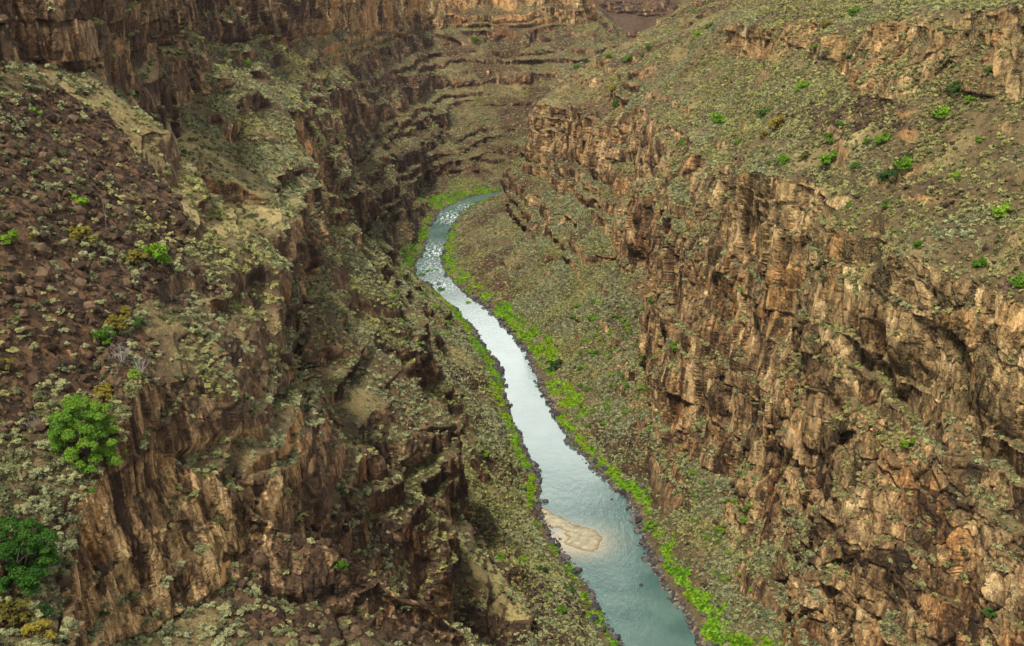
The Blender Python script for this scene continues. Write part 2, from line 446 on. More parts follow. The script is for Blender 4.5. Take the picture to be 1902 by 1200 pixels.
# rock faces split into columns and blocks
c0 = (1 - sstep(0.42, 0.58, nz0)) * land
cl = np.clip(np.maximum(c0 * (1 - 0.85 * bench), face), 0, 1)
m = cl > 0.02
Pm = TV[m]; cm = cl[m]
sc_ = np.clip(scale_near[m], 0.6, 1.25)
amp = np.where(c0[m] > 0.3, 1.0, 0.75)
wx2 = Pm[:, :2] + np.stack([fbm(Pm / np.array([6, 6, 18]) + 5 * k, 2, 191 + k) for k in range(2)], 1) * 0.9
kbm = kb[m]; wzm = wz[m]
rA, rA2, eA = cells2(wx2 / (6.5 * sc_)[:, None], kbm // 2, 3)
rB, rB2, eB = cells2(wx2 / (2.9 * sc_)[:, None], kbm, 4)
jb = np.floor(wzm / (2.6 + 3.8 * rB2) + rB * 7).astype(np.int32) + kbm * 17            # joints across each column
rC, rC2, eC = cells2(wx2 / (1.25 * sc_)[:, None], jb, 6)
gully = fbm(np.stack([Pm[:, 0] / 13, Pm[:, 1] / 13, Pm[:, 2] / 70], 1), 3, 221)
dd = (3.2 * gully + 2.2 * (rA - 0.5) + 1.3 * (rB - 0.5) * (0.5 + rA2) + 0.65 * (rC - 0.5) + 1.2 * (bedr[m] - 0.5)
      - 0.55 * (1 - sstep(0, 0.09, eB))) * np.where(sc_ < 1, sc_ * 0.9, sc_)
TV[m] += bnh[m] * (dd * cm * amp)[:, None]
TV[m, 2] += (rB2 - 0.5) * 0.5 * cm
ecrack = np.ones(len(TV)); ecrack[m] = np.minimum(sstep(0, 0.10, eB), 0.45 + 0.55 * sstep(0, 0.12, eC))
shelf = bench
blk = np.full(len(TV), 0.5); blk[m] = np.clip(0.30 * rA2 + 0.40 * rB2 + 0.3 * rC2, 0, 1)
# ground texture of the slopes
sl = (1 - cl)
TV[:, 2] += ((1.0 + 1.6 * far_k) * fbm(P0 / 11, 3, 301) * land + 0.28 * fbm(P0 / 2.6, 3, 311) * shore_m) * sl * near_m

# ---- what covers the land: polygons seen in the photo, carried to the ground they lie on
pX, pY, pD = project(P0)
pX = np.nan_to_num(pX, nan=-9e3); pY = np.nan_to_num(pY, nan=-9e3)
wob = np.stack([fbm(P0 / (np.linalg.norm(P0 - CAM, axis=1) * 0.035)[:, None], 3, 401 + k) for k in range(2)], 1) * 34
def inside(poly, ymin=0, ymax=9e9):
    x, y = pX + wob[:, 0], pY + wob[:, 1]
    r = np.zeros(len(x), bool)
    n = len(poly)
    for i in range(n):
        x0, y0 = poly[i]; x1, y1 = poly[(i + 1) % n]
        if y0 == y1: continue
        r ^= ((y0 > y) != (y1 > y)) & (x < (x1 - x0) * (y - y0) / (y1 - y0) + x0)
    return (r & (P0[:, 1] > ymin) & (P0[:, 1] < ymax)).astype(float)
talus = np.maximum.reduce([
    inside([(-40, 190), (150, 165), (235, 230), (330, 360), (325, 470), (420, 560), (260, 575), (300, 640), (240, 745), (100, 715), (60, 800), (-40, 800)], 0, 300),
    inside([(800, 640), (850, 655), (908, 700), (912, 718), (880, 716), (815, 680)], 330),
    inside([(905, 1020), (960, 1035), (1085, 1110), (1120, 1200), (850, 1210), (860, 1150), (1000, 1130)], 220),
    inside([(1085, 785), (1200, 800), (1290, 890), (1300, 960), (1235, 955), (1165, 885), (1100, 840)], 250),
    inside([(1500, 215), (1600, 180), (1700, 200), (1680, 250), (1560, 275)], 250) * 0.8,
    inside([(930, 500), (1010, 560), (1000, 580), (920, 530)], 300),
    inside([(440, 880), (600, 920), (820, 1000), (840, 1200), (440, 1200)], 120, 300) * 0.9,
    inside([(960, 850), (1000, 900), (1000, 960), (940, 900)], 300)])
talus = np.clip(talus + (0.55 + 0.4 * far_k) * sstep(0.10 - 0.15 * far_k, 0.50 - 0.10 * far_k, fbm(P0 / np.array([26, 26, 14]), 4, 431) + 0.12 * fbm(P0 / 3.0, 2, 433)) * (P0[:, 2] > 4) + 0.20 * far_k + 0.5 * (P0[:, 1] > 1500), 0, 1)
dry = np.maximum.reduce([
    inside([(320, 372), (400, 366), (505, 398), (498, 432), (420, 436), (330, 415)], 200, 420),
    inside([(1470, 300), (1530, 275), (1640, 262), (1620, 292), (1500, 318)], 250, 480),
    0.75 * inside([(835, 970), (870, 985), (960, 1080), (1000, 1140), (930, 1140), (850, 1100)], 220),
    0.6 * inside([(330, 230), (420, 250), (560, 350), (560, 400), (400, 360), (300, 280)], 200, 460),
    0.7 * inside([(560, 80), (700, 90), (720, 130), (640, 140), (560, 110)], 500)])
dry *= 0.35 + 0.65 * sstep(-0.25, 0.2, fbm(P0 / 6, 3, 445))
barepoly = dry.copy()
dry = np.clip(dry + 0.15 * sstep(600, 850, P0[:, 1]) * (1 - talus) * (P0[:, 2] > 6) * (P0[:, 1] < 1500) + 0.5 * (P0[:, 1] < 1500) * sstep(0.0, 0.5, fbm(P0 / 19, 4, 441)) * (1 - talus), 0, 1)
orange = inside([(402, 1062), (440, 1055), (428, 1090), (404, 1108)], 100, 240)
orange_far = 0.4 * sstep(0.0, 0.3, fbm(P0 / 30, 3, 449)) * sstep(110, 128, P0[:, 2]) * sstep(760, 900, P0[:, 1])
lich = sstep(-150, 250, pX - 1300) * (P0[:, 0] > 40) * sstep(60, 130, P0[:, 2]) * (P0[:, 1] < 800)

def dist_line(P, poly):
    best = np.full(len(P), 1e9)
    for i in range(len(poly) - 1):
        a = np.array(poly[i][:2]); b = np.array(poly[i + 1][:2]); ab = b - a
        t = np.clip(((P[:, :2] - a) @ ab) / (ab @ ab), 0, 1)
        best = np.minimum(best, np.linalg.norm(P[:, :2] - (a + t[:, None] * ab), axis=1))
    return best
lowm = (P0[:, 2] < 16) & (P0[:, 2] > -0.2)
dl = np.full(len(P0), 99.0); dr = np.full(len(P0), 99.0)
dl[lowm] = dist_line(P0[lowm], shoreL); dr[lowm] = dist_line(P0[lowm], shoreR)
row = pY
def band(tab):                               # strip of green: (photo row, inner, outer) in metres from the water
    y_, a_, b_ = zip(*tab)
    return np.interp(row, y_, a_), np.interp(row, y_, b_)
la, lb = band([(340, 0, 4), (368, 0, 12), (385, 1, 5), (430, 1, 5), (470, 1, 8), (515, 2, 8), (560, 0.5, 5), (620, 1, 8), (680, 1.2, 8.5), (740, 1.5, 8), (800, 1, 7), (840, 1.5, 6), (900, 2, 6), (940, 2, 7), (1000, 1.5, 4.5), (1050, 1, 3), (1090, 1.5, 5), (1150, 1.5, 5.5), (1200, 1, 4)])
ra, rb = band([(340, 0, 5), (368, 0, 9), (385, 0.5, 4), (430, 0.5, 5), (470, 1, 8), (510, 1, 9), (560, 1.5, 9.5), (620, 2, 12), (660, 2, 13), (690, 4, 8), (720, 3, 12), (765, 4, 12), (785, 1, 5), (830, 1, 5.5), (880, 2, 6.5), (925, 3, 8), (960, 4, 6), (1000, 4, 9), (1050, 4, 8.5), (1100, 4.5, 9), (1150, 4.5, 9.5), (1200, 4, 9)])
nse = fbm(P0 / 4.5, 3, 451) * 3.2
green = np.maximum(sstep(-0.4, 0.6, dl + nse - la) * (1 - sstep(-0.8, 0.8, dl + nse - lb)),
                   sstep(-0.4, 0.6, dr + nse - ra) * (1 - sstep(-0.8, 0.8, dr + nse - rb)))
green *= (P0[:, 2] > 0.1) * lowm * sstep(-0.22, 0.04, fbm(P0 / 6.5, 3, 461)) * ((pY > 330) & (pY < 1260))
flood = inside([(790, 345), (815, 338), (925, 330), (925, 362), (850, 366), (800, 372)], 800)
gravel = (1 - green) * (1 - sstep(1.0, 3.4, np.minimum(dl, dr))) * (P0[:, 2] < 6)

vn = vnormals(TV, TF)
nzs = vsmooth(vn[:, 2], TF, 2)
rock = (1 - sstep(0.40, 0.58, nzs + 0.14 * fbm(TV / 3.5, 2, 471))) * land
rock = np.maximum(rock, 0.35 * cl) * (1 - 0.8 * shelf * (nzs > 0.3))
nearcliff = inside([(150, 900), (190, 870), (560, 750), (575, 850), (450, 1110), (210, 1230), (120, 1100)], 60, 260)
farim = sstep(110, 128, P0[:, 2]) * sstep(760, 900, P0[:, 1]) * (P0[:, 0] < 110)
orange = np.maximum(orange, orange_far * rock)
uprim = sstep(136, 146, P0[:, 2]) * sstep(85, 100, P0[:, 0])
orange = np.maximum(orange, 0.20 * uprim * rock * sstep(-0.1, 0.2, fbm(P0 / 16, 3, 487)))
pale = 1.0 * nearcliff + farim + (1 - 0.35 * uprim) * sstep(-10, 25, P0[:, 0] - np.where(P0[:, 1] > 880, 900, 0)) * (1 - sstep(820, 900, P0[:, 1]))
nzs_wide = vsmooth(nzs, TF, 8)

# ---- which wall a piece of land belongs to
mid_a = np.array(mid)[:, :2]
def side_of(P):
    best = np.full(len(P), 1e18); s = np.zeros(len(P))
    for i in range(len(mid_a) - 1):
        a, b = mid_a[i], mid_a[i + 1]; ab = b - a
        t = np.clip(((P[:, :2] - a) @ ab) / (ab @ ab), 0, 1)
        qv = P[:, :2] - (a + t[:, None] * ab)
        dq = (qv ** 2).sum(1)
        cr = ab[0] * qv[:, 1] - ab[1] * qv[:, 0]
        u_ = dq < best
        best = np.where(u_, dq, best); s = np.where(u_, cr, s)
    return s > 0
FC = P0[TF].mean(1)
left_f = side_of(FC)
far_f = (FC[:, 1] > 1500) & (FC[:, 1] < 9000)
print("relief", round(time.time() - T0, 1))
#STAGE3
# ------------------------------------------------------------------ materials
def newmat(name):
    m_ = bpy.data.materials.new(name); m_.use_nodes = True
    nt = m_.node_tree; nt.nodes.clear()
    o_ = nt.nodes.new("ShaderNodeOutputMaterial"); b_ = nt.nodes.new("ShaderNodeBsdfPrincipled")
    nt.links.new(b_.outputs[0], o_.inputs[0])
    b_.inputs['Roughness'].default_value = 0.9
    b_.inputs['Specular IOR Level'].default_value = 0.2
    return m_, nt, b_

class G:                                    # tiny node-graph writer
    def __init__(s, nt): s.nt = nt
    def n(s, t, **kw):
        x = s.nt.nodes.new(t)
        for k, v in kw.items(): setattr(x, k, v)
        return x
    def put(s, sock, v):
        if isinstance(v, bpy.types.NodeSocket): s.nt.links.new(v, sock)
        else: sock.default_value = v
    def noise(s, vec, scale, detail=4, rough=0.55):
        x = s.n("ShaderNodeTexNoise"); s.put(x.inputs['Vector'], vec)
        x.inputs['Scale'].default_value = scale; x.inputs['Detail'].default_value = detail; x.inputs['Roughness'].default_value = rough
        return x.outputs['Fac']
    def ramp(s, fac, stops):
        x = s.n("ShaderNodeValToRGB"); s.put(x.inputs[0], fac)
        e = x.color_ramp.elements
        while len(e) < len(stops): e.new(0.5)
        for i, (p, c) in enumerate(stops):
            e[i].position = p; e[i].color = tuple(c) + (1,) if len(c) == 3 else c
        return x.outputs[0]
    def mix(s, fac, a, b, mode='MIX'):
        x = s.n("ShaderNodeMix", data_type='RGBA', blend_type=mode)
        s.put(x.inputs[0], fac)
        for k, v in ((6, a), (7, b)):
            if isinstance(v, tuple) and len(v) == 3: v = v + (1,)
            s.put(x.inputs[k], v)
        return x.outputs[2]
    def math(s, op, a, b=0.0, c=None, clamp=False):
        x = s.n("ShaderNodeMath", operation=op, use_clamp=clamp)
        s.put(x.inputs[0], a); s.put(x.inputs[1], b)
        if c is not None: s.put(x.inputs[2], c)
        return x.outputs[0]
    def attr(s, name, kind='GEOMETRY'):
        x = s.n("ShaderNodeAttribute", attribute_name=name, attribute_type=kind)
        return x
    def scaled(s, vec, sc):
        x = s.n("ShaderNodeMapping"); s.put(x.inputs['Vector'], vec); x.inputs['Scale'].default_value = sc
        return x.outputs[0]
    def voro(s, vec, scale, feature='F1'):
        x = s.n("ShaderNodeTexVoronoi", feature=feature); s.put(x.inputs['Vector'], vec); x.inputs['Scale'].default_value = scale
        return x
def grey(v): return (v, v, v)

# the canyon: rock, rubble, soil, dry grass, green banks
M_land, nt, B_ = newmat("canyon rock and soil")
g_ = G(nt)
pos = g_.n("ShaderNodeNewGeometry").outputs['Position']
m1 = g_.n("ShaderNodeSeparateColor"); nt.links.new(g_.attr("cover").outputs['Color'], m1.inputs[0])
m2 = g_.n("ShaderNodeSeparateColor"); nt.links.new(g_.attr("stone").outputs['Color'], m2.inputs[0])
rockA, talA, dryA, grnA = m1.outputs[0], m1.outputs[1], m1.outputs[2], g_.attr("cover").outputs['Alpha']
blkA, oraA, licA, craA = m2.outputs[0], m2.outputs[1], m2.outputs[2], g_.attr("stone").outputs['Alpha']
tall = g_.scaled(pos, (1, 1, 0.42))
nA = g_.noise(tall, 0.42, 6, 0.62)
nB = g_.noise(pos, 0.045, 4, 0.55)
nC = g_.noise(g_.scaled(pos, (1, 1, 0.7)), 1.6, 5, 0.65)
nD = g_.noise(g_.scaled(pos, (1, 1, 0.18)), 0.7, 4, 0.6)
nF = g_.noise(pos, 2.4, 4, 0.7)
rk = g_.math('ADD', g_.math('MULTIPLY', nA, 0.40), g_.math('MULTIPLY', blkA, 0.60))
rk = g_.math('ADD', rk, g_.math('MULTIPLY', g_.math('SUBTRACT', nC, 0.5), 0.45))
rockcol = g_.ramp(rk, [(0.32, (0.018, 0.0105, 0.006)), (0.44, (0.053, 0.031, 0.016)), (0.54, (0.116, 0.070, 0.035)), (0.63, (0.220, 0.140, 0.070)), (0.75, (0.380, 0.245, 0.120))])
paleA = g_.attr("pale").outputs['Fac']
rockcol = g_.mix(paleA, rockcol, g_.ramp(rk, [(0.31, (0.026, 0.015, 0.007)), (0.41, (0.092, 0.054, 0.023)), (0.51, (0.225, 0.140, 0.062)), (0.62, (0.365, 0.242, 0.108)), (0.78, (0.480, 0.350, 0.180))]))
rockcol = g_.mix(g_.ramp(nB, [(0.52, grey(0)), (0.66, grey(0.75))]), rockcol, g_.mix(1.0, rockcol, (1.0, 0.70, 0.48), 'MULTIPLY'))
rockcol = g_.mix(g_.ramp(nD, [(0.50, grey(0)), (0.66, grey(0.65))]), rockcol, (0.040, 0.028, 0.019))            # dark varnish running down
rockcol = g_.mix(g_.math('MULTIPLY', licA, g_.ramp(nF, [(0.50, grey(0)), (0.64, grey(0.8))])), rockcol, (0.24, 0.22, 0.075))   # yellow-green lichen
dv = g_.n("ShaderNodeVectorMath", operation='MULTIPLY_ADD')
nv = g_.n("ShaderNodeTexNoise"); nv.inputs['Scale'].default_value = 0.5; nv.inputs['Detail'].default_value = 3; nt.links.new(pos, nv.inputs['Vector'])
nt.links.new(nv.outputs['Color'], dv.inputs[0]); dv.inputs[1].default_value = (2.2, 2.2, 2.2); nt.links.new(pos, dv.inputs[2])
ck1 = g_.voro(g_.scaled(dv.outputs[0], (1, 1, 0.60)), 0.50, 'DISTANCE_TO_EDGE').outputs[0]
ck2 = g_.voro(g_.scaled(dv.outputs[0], (1, 1, 0.8)), 1.25, 'DISTANCE_TO_EDGE').outputs[0]
cell = g_.voro(g_.scaled(dv.outputs[0], (1, 1, 0.60)), 0.50).outputs['Color']
cellv = g_.n("ShaderNodeSeparateColor"); nt.links.new(cell, cellv.inputs[0])
rockcol = g_.mix(1.0, rockcol, g_.ramp(cellv.outputs[0], [(0.0, grey(0.72)), (0.5, grey(1.1)), (1.0, grey(1.42))]), 'MULTIPLY')
crk = g_.math('MINIMUM', g_.ramp(ck1, [(0.0, grey(0.30)), (0.055, grey(1.0))]), g_.ramp(ck2, [(0.0, grey(0.62)), (0.07, grey(1.0))]))
rockcol = g_.mix(g_.ramp(g_.noise(pos, 0.22, 3), [(0.40, grey(0.25)), (0.60, grey(1))]), rockcol, g_.mix(1.0, rockcol, crk, 'MULTIPLY'))
rockcol = g_.mix(g_.math('MULTIPLY', g_.math('SUBTRACT', 1.0, craA), 0.7), rockcol, (0.018, 0.012, 0.008))
vt = g_.voro(pos, 0.9)
talcol = g_.ramp(g_.math('ADD', g_.math('MULTIPLY', vt.outputs['Color'], 0.6), g_.math('MULTIPLY', nC, 0.4)),
                 [(0.25, (0.012, 0.0075, 0.004)), (0.5, (0.038, 0.021, 0.0105)), (0.75, (0.105, 0.060, 0.029))])
soil = g_.ramp(g_.math('ADD', g_.math('MULTIPLY', nF, 0.6), g_.math('MULTIPLY', nA, 0.4)),
               [(0.34, (0.022, 0.015, 0.0075)), (0.48, (0.060, 0.042, 0.019)), (0.66, (0.150, 0.113, 0.050))])
sagev = g_.voro(pos, 0.62)
drycol = g_.ramp(nF, [(0.35, (0.12, 0.092, 0.034)), (0.65, (0.36, 0.29, 0.125))])
col = g_.mix(dryA, soil, drycol)
col = g_.mix(talA, col, talcol)
grass = g_.ramp(g_.noise(pos, 0.5, 5, 0.65), [(0.33, (0.030, 0.070, 0.008)), (0.52, (0.110, 0.240, 0.010)), (0.68, (0.260, 0.270, 0.045))])
col = g_.mix(grnA, col, grass)
col = g_.mix(rockA, col, rockcol)
col = g_.mix(oraA, col, g_.mix(nF, (0.38, 0.185, 0.065), (0.52, 0.29, 0.11)))
gravA = g_.attr("gravel").outputs['Fac']
vg = g_.voro(pos, 1.1)
col = g_.mix(gravA, col, g_.ramp(vg.outputs['Color'], [(0.2, (0.012, 0.012, 0.011)), (0.6, (0.060, 0.052, 0.043)), (0.9, (0.20, 0.17, 0.13))]))
nt.links.new(col, B_.inputs['Base Color'])
bmp = g_.n("ShaderNodeBump"); bmp.inputs['Strength'].default_value = 0.7; bmp.inputs['Distance'].default_value = 0.45
hgt = g_.math('ADD', g_.math('MULTIPLY', nC, 0.9), g_.math('MULTIPLY', vt.outputs['Distance'], g_.math('MULTIPLY', talA, 0.9)))
hgt = g_.math('ADD', hgt, g_.math('MULTIPLY', nF, 0.5))
hgt = g_.math('ADD', hgt, g_.math('MULTIPLY', g_.math('ADD', crk, g_.math('MULTIPLY', cellv.outputs[1], 1.2)), g_.math('MULTIPLY', rockA, 0.8)))
nt.links.new(hgt, bmp.inputs['Height']); nt.links.new(bmp.outputs[0], B_.inputs['Normal'])

def mesh_np(name, V, Fc, mat, attrs=None):
    me = bpy.data.meshes.new(name)
    me.vertices.add(len(V)); me.vertices.foreach_set("co", np.ascontiguousarray(V, np.float32).ravel())
    n, k = Fc.shape
    me.loops.add(n * k); me.loops.foreach_set("vertex_index", np.ascontiguousarray(Fc, np.int32).ravel())
    me.polygons.add(n); me.polygons.foreach_set("loop_start", np.arange(0, n * k, k, dtype=np.int32))
    me.update(calc_edges=True)
    for an, (ty, arr) in (attrs or {}).items():
        at_ = me.attributes.new(an, ty, 'POINT')
        key = {'FLOAT_COLOR': 'color', 'FLOAT': 'value', 'INT': 'value', 'FLOAT_VECTOR': 'vector'}[ty]
        at_.data.foreach_set(key, np.ascontiguousarray(arr, np.int32 if ty == 'INT' else np.float32).ravel())
    if mat: me.materials.append(mat)
    return me

def top(name, me, label=None, cat=None, group=None, kind=None, parent=None):
    o = bpy.data.objects.new(name, me); C.objects.link(o)
    for k_, v_ in (('label', label), ('category', cat), ('group', group), ('kind', kind)):
        if v_: o[k_] = v_
    if parent: o.parent = parent
    return o

cover = np.stack([rock, np.clip(talus, 0, 1), np.clip(dry, 0, 1), np.clip(np.maximum(green, 0.22 * flood), 0, 1)], 1)
stone = np.stack([blk, orange, lich, ecrack], 1)
def piece(name, sel, label, cat):
    f = TF[sel]
    ids = np.unique(f); mp = np.full(len(TV), -1); mp[ids] = np.arange(len(ids))
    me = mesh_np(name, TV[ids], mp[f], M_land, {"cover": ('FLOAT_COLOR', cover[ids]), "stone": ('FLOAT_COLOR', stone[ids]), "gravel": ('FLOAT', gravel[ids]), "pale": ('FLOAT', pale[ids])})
    return top(name, me, label, cat, kind='structure')
piece("canyon_wall", left_f & ~far_f, "brown stepped canyon wall of basalt cliffs and sage benches left of the river", "canyon wall")
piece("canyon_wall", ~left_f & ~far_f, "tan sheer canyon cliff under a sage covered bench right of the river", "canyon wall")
piece("canyon_wall", far_f, "distant purple grey canyon wall seen in the gap at the top", "canyon wall")

# ------------------------------------------------------------------ river
ring = offset(shoreL, 3.0, 0.0) + offset(shoreR, -3.0, 0.0)[::-1]
bl, br = np.array(offset(shoreL, 4.0, 0.0)), np.array(offset(shoreR, -4.0, 0.0))
def resample(poly, n):
    d_ = np.concatenate([[0], np.cumsum(np.linalg.norm(np.diff(poly[:, :2], axis=0), axis=1))])
    t = np.linspace(0, d_[-1], n)
    return np.stack([np.interp(t, d_, poly[:, c]) for c in range(3)], 1)
bl, br = resample(bl, 400), resample(br, 400)
NW = 24
WV = np.concatenate([bl * (1 - j / NW) + br * (j / NW) for j in range(NW + 1)])
WF = np.array([(j * 400 + i, (j + 1) * 400 + i, (j + 1) * 400 + i + 1, j * 400 + i + 1) for j in range(NW) for i in range(399)])
wx, wy, wd = project(WV)
def blob(cx, cy, rx, ry): return np.exp(-(((wx - cx) / rx) ** 2 + ((wy - cy) / ry) ** 2))
BAR = [(1002, 938), (1014, 944), (1030, 955), (1048, 965), (1066, 974), (1085, 979), (1102, 984), (1114, 992), (1118, 1004), (1112, 1018), (1098, 1025),
       (1080, 1022), (1062, 1014), (1047, 1008), (1052, 998), (1050, 988), (1040, 982), (1026, 981), (1014, 978), (1006, 966)]
shal = np.clip(0.9 * blob(1085, 1008, 52, 26) + 0.5 * blob(1030, 1000, 40, 30), 0, 1)
foam = np.clip(1.0 * blob(840, 405, 30, 12) + 0.9 * blob(812, 470, 30, 16) + 0.5 * blob(800, 500, 30, 12) + 0.7 * blob(822, 530, 24, 10) + 0.7 * blob(870, 384, 22, 6) + 0.25 * blob(900, 590, 40, 30), 0, 1)
ripple = np.clip(np.exp(-((wy - 960) / 60) ** 2) * 0.9 + 0.6 * sstep(1000, 1150, wy) + blob(1150, 985, 40, 40) + 0.8 * sstep(560, 500, wy), 0, 1)
M_w, nt, B_ = newmat("river water")
g_ = G(nt)
pos = g_.n("ShaderNodeNewGeometry").outputs['Position']
ws = g_.n("ShaderNodeSeparateColor"); nt.links.new(g_.attr("flow").outputs['Color'], ws.inputs[0])
base = g_.ramp(g_.noise(pos, 0.06, 3), [(0.35, (0.036, 0.082, 0.074)), (0.65, (0.066, 0.120, 0.104))])
base = g_.mix(ws.outputs[0], base, (0.27, 0.22, 0.13))
fo = g_.math('MULTIPLY', ws.outputs[1], g_.ramp(g_.noise(g_.scaled(pos, (1, 0.35, 1)), 0.55, 5, 0.7), [(0.50, grey(0)), (0.60, grey(1))]))
base = g_.mix(fo, base, (0.62, 0.66, 0.66))
nt.links.new(base, B_.inputs['Base Color'])
nt.links.new(g_.math('ADD', g_.math('MULTIPLY', fo, 0.5), 0.10), B_.inputs['Roughness'])
B_.inputs['IOR'].default_value = 1.33
B_.inputs['Specular IOR Level'].default_value = 1.0
bw = g_.n("ShaderNodeBump"); bw.inputs['Distance'].default_value = 0.25
w1 = g_.noise(g_.scaled(pos, (1, 0.5, 1)), 0.5, 4, 0.6); w2 = g_.noise(pos, 1.7, 3, 0.6)
nt.links.new(g_.math('ADD', w1, g_.math('MULTIPLY', w2, 0.4)), bw.inputs['Height'])
nt.links.new(g_.math('ADD', g_.math('MULTIPLY', ws.outputs[2], 0.6), 0.16), bw.inputs['Strength'])
nt.links.new(bw.outputs[0], B_.inputs['Normal'])
river = top("river", mesh_np("river", WV, WF, M_w, {"flow": ('FLOAT_COLOR', np.stack([shal, foam, ripple, ripple * 0 + 1], 1))}),
            "pale green river running down the middle of the canyon", "river", kind='structure')

# gravel bar in the near bend: a low dome with a ragged edge
M_sand, nt, B_ = newmat("gravel bar")
g_ = G(nt); pos = g_.n("ShaderNodeNewGeometry").outputs['Position']
zz_ = g_.n("ShaderNodeSeparateXYZ"); nt.links.new(pos, zz_.inputs[0])
sc_ = g_.ramp(g_.math('ADD', g_.math('MULTIPLY', g_.noise(pos, 3.5, 4, 0.7), 0.4), g_.math('MULTIPLY', g_.noise(pos, 0.4, 5, 0.65), 0.6)),
              [(0.35, (0.13, 0.112, 0.072)), (0.5, (0.25, 0.225, 0.155)), (0.68, (0.42, 0.39, 0.29))])
wet = g_.ramp(g_.math('ADD', zz_.outputs[2], g_.math('MULTIPLY', g_.noise(pos, 0.9, 4), 0.16)), [(0.10, grey(1)), (0.34, grey(0))])
nt.links.new(g_.mix(wet, sc_, (0.16, 0.12, 0.06)), B_.inputs['Base Color'])
barp = [at(x, y, z=0) for x, y in BAR]
bm = bmesh.new()
xs = np.array(barp)[:, 0]; ys = np.array(barp)[:, 1]
GX = np.arange(xs.min() - 2, xs.max() + 2, 0.25); GY = np.arange(ys.min() - 2, ys.max() + 2, 0.4)
gx, gy = np.meshgrid(GX, GY); gp = np.stack([gx.ravel(), gy.ravel(), 0 * gx.ravel()], 1)
def inpoly(P, poly):
    r = np.zeros(len(P), bool); n = len(poly)
    for i in range(n):
        x0, y0 = poly[i][:2]; x1, y1 = poly[(i + 1) % n][:2]
        if y0 == y1: continue
        r ^= ((y0 > P[:, 1]) != (y1 > P[:, 1])) & (P[:, 0] < (x1 - x0) * (P[:, 1] - y0) / (y1 - y0) + x0)
    return r
ed = dist_line(gp, barp + [barp[0]]) * np.where(inpoly(gp, barp), 1, -1)
gp[:, 2] = np.clip(0.16 * (ed + 1.3 * fbm(gp / 2.2, 4, 501)), -0.4, 0.45) + 0.05 * fbm(gp / 0.8, 2, 503)
nx_ = len(GX)
gi = np.arange(len(gp)).reshape(len(GY), nx_)
gf = np.stack([gi[:-1, :-1].ravel(), gi[:-1, 1:].ravel(), gi[1:, 1:].ravel(), gi[1:, :-1].ravel()], 1)
gf = gf[(gp[gf][:, :, 2] > -0.25).any(1)]
ids = np.unique(gf); mp = np.full(len(gp), -1); mp[ids] = np.arange(len(ids))
top("sandbar", mesh_np("sandbar", gp[ids], mp[gf], M_sand), "tan gravel bar lying in the near bend of the river", "gravel bar", kind='structure')
print("river", round(time.time() - T0, 1))
#STAGE4
# ------------------------------------------------------------------ plants and stones: shapes
def leaf_mesh(name, seed, blobs, leaves, leaf, flat=0.8, mat=None, spread=1.0, up=0.35, br=(0.18, 0.38)):
    """foliage of many small leaf faces gathered in clumps inside a dome of radius 1"""
    r_ = np.random.default_rng(seed)
    cs = []
    for b in range(blobs):
        th = r_.uniform(0, 2 * math.pi); rr = spread * math.sqrt(r_.uniform(0, 1)) * 0.72
        h = r_.uniform(0.12, 1.0) * math.sqrt(max(0.05, 1 - rr * rr)) * flat * 0.85
        cs.append((math.cos(th) * rr, math.sin(th) * rr, h, r_.uniform(*br)))
    cs = np.array(cs)
    k = r_.integers(0, blobs, leaves)
    v = r_.normal(size=(leaves, 3)); v /= np.linalg.norm(v, axis=1)[:, None]
    v[:, 2] = np.abs(v[:, 2]) * 0.9 - 0.15
    c = cs[k, :3] + v * (cs[k, 3] * r_.uniform(0.55, 1.05, leaves))[:, None]
    c[:, 2] = np.maximum(c[:, 2], 0.02)
    nrm = v + r_.normal(size=(leaves, 3)) * 0.55 + np.array([0, 0, up])
    nrm /= np.linalg.norm(nrm, axis=1)[:, None]
    t = np.cross(nrm, r_.normal(size=(leaves, 3))); t /= np.maximum(np.linalg.norm(t, axis=1), 1e-6)[:, None]
    b_ = np.cross(nrm, t)
    s_ = (leaf * r_.uniform(0.6, 1.25, leaves))[:, None]
    V = np.concatenate([c - t * s_ * 0.5, c + b_ * s_ * 0.42, c + t * s_ * 0.75, c - b_ * s_ * 0.42])
    Fq = np.stack([np.arange(leaves) + leaves * j for j in range(4)], 1)
    tone = np.clip(r_.normal(0.5, 0.2, leaves) + (r_.uniform(-0.22, 0.22, blobs))[k], 0, 1)
    return mesh_np(name, V, Fq, mat, {"tone": ('FLOAT', np.tile(tone, 4))})

def tube(bm, p0, p1, r0, r1, n=6):
    p0, p1 = Vector(p0), Vector(p1)
    a = (p1 - p0).normalized(); u = a.orthogonal().normalized(); w = a.cross(u)
    A = [bm.verts.new(p0 + (u * math.cos(i * 2 * math.pi / n) + w * math.sin(i * 2 * math.pi / n)) * r0) for i in range(n)]
    B = [bm.verts.new(p1 + (u * math.cos(i * 2 * math.pi / n) + w * math.sin(i * 2 * math.pi / n)) * r1) for i in range(n)]
    for i in range(n): bm.faces.new((A[i], A[(i + 1) % n], B[(i + 1) % n], B[i]))
    bm.faces.new(B)

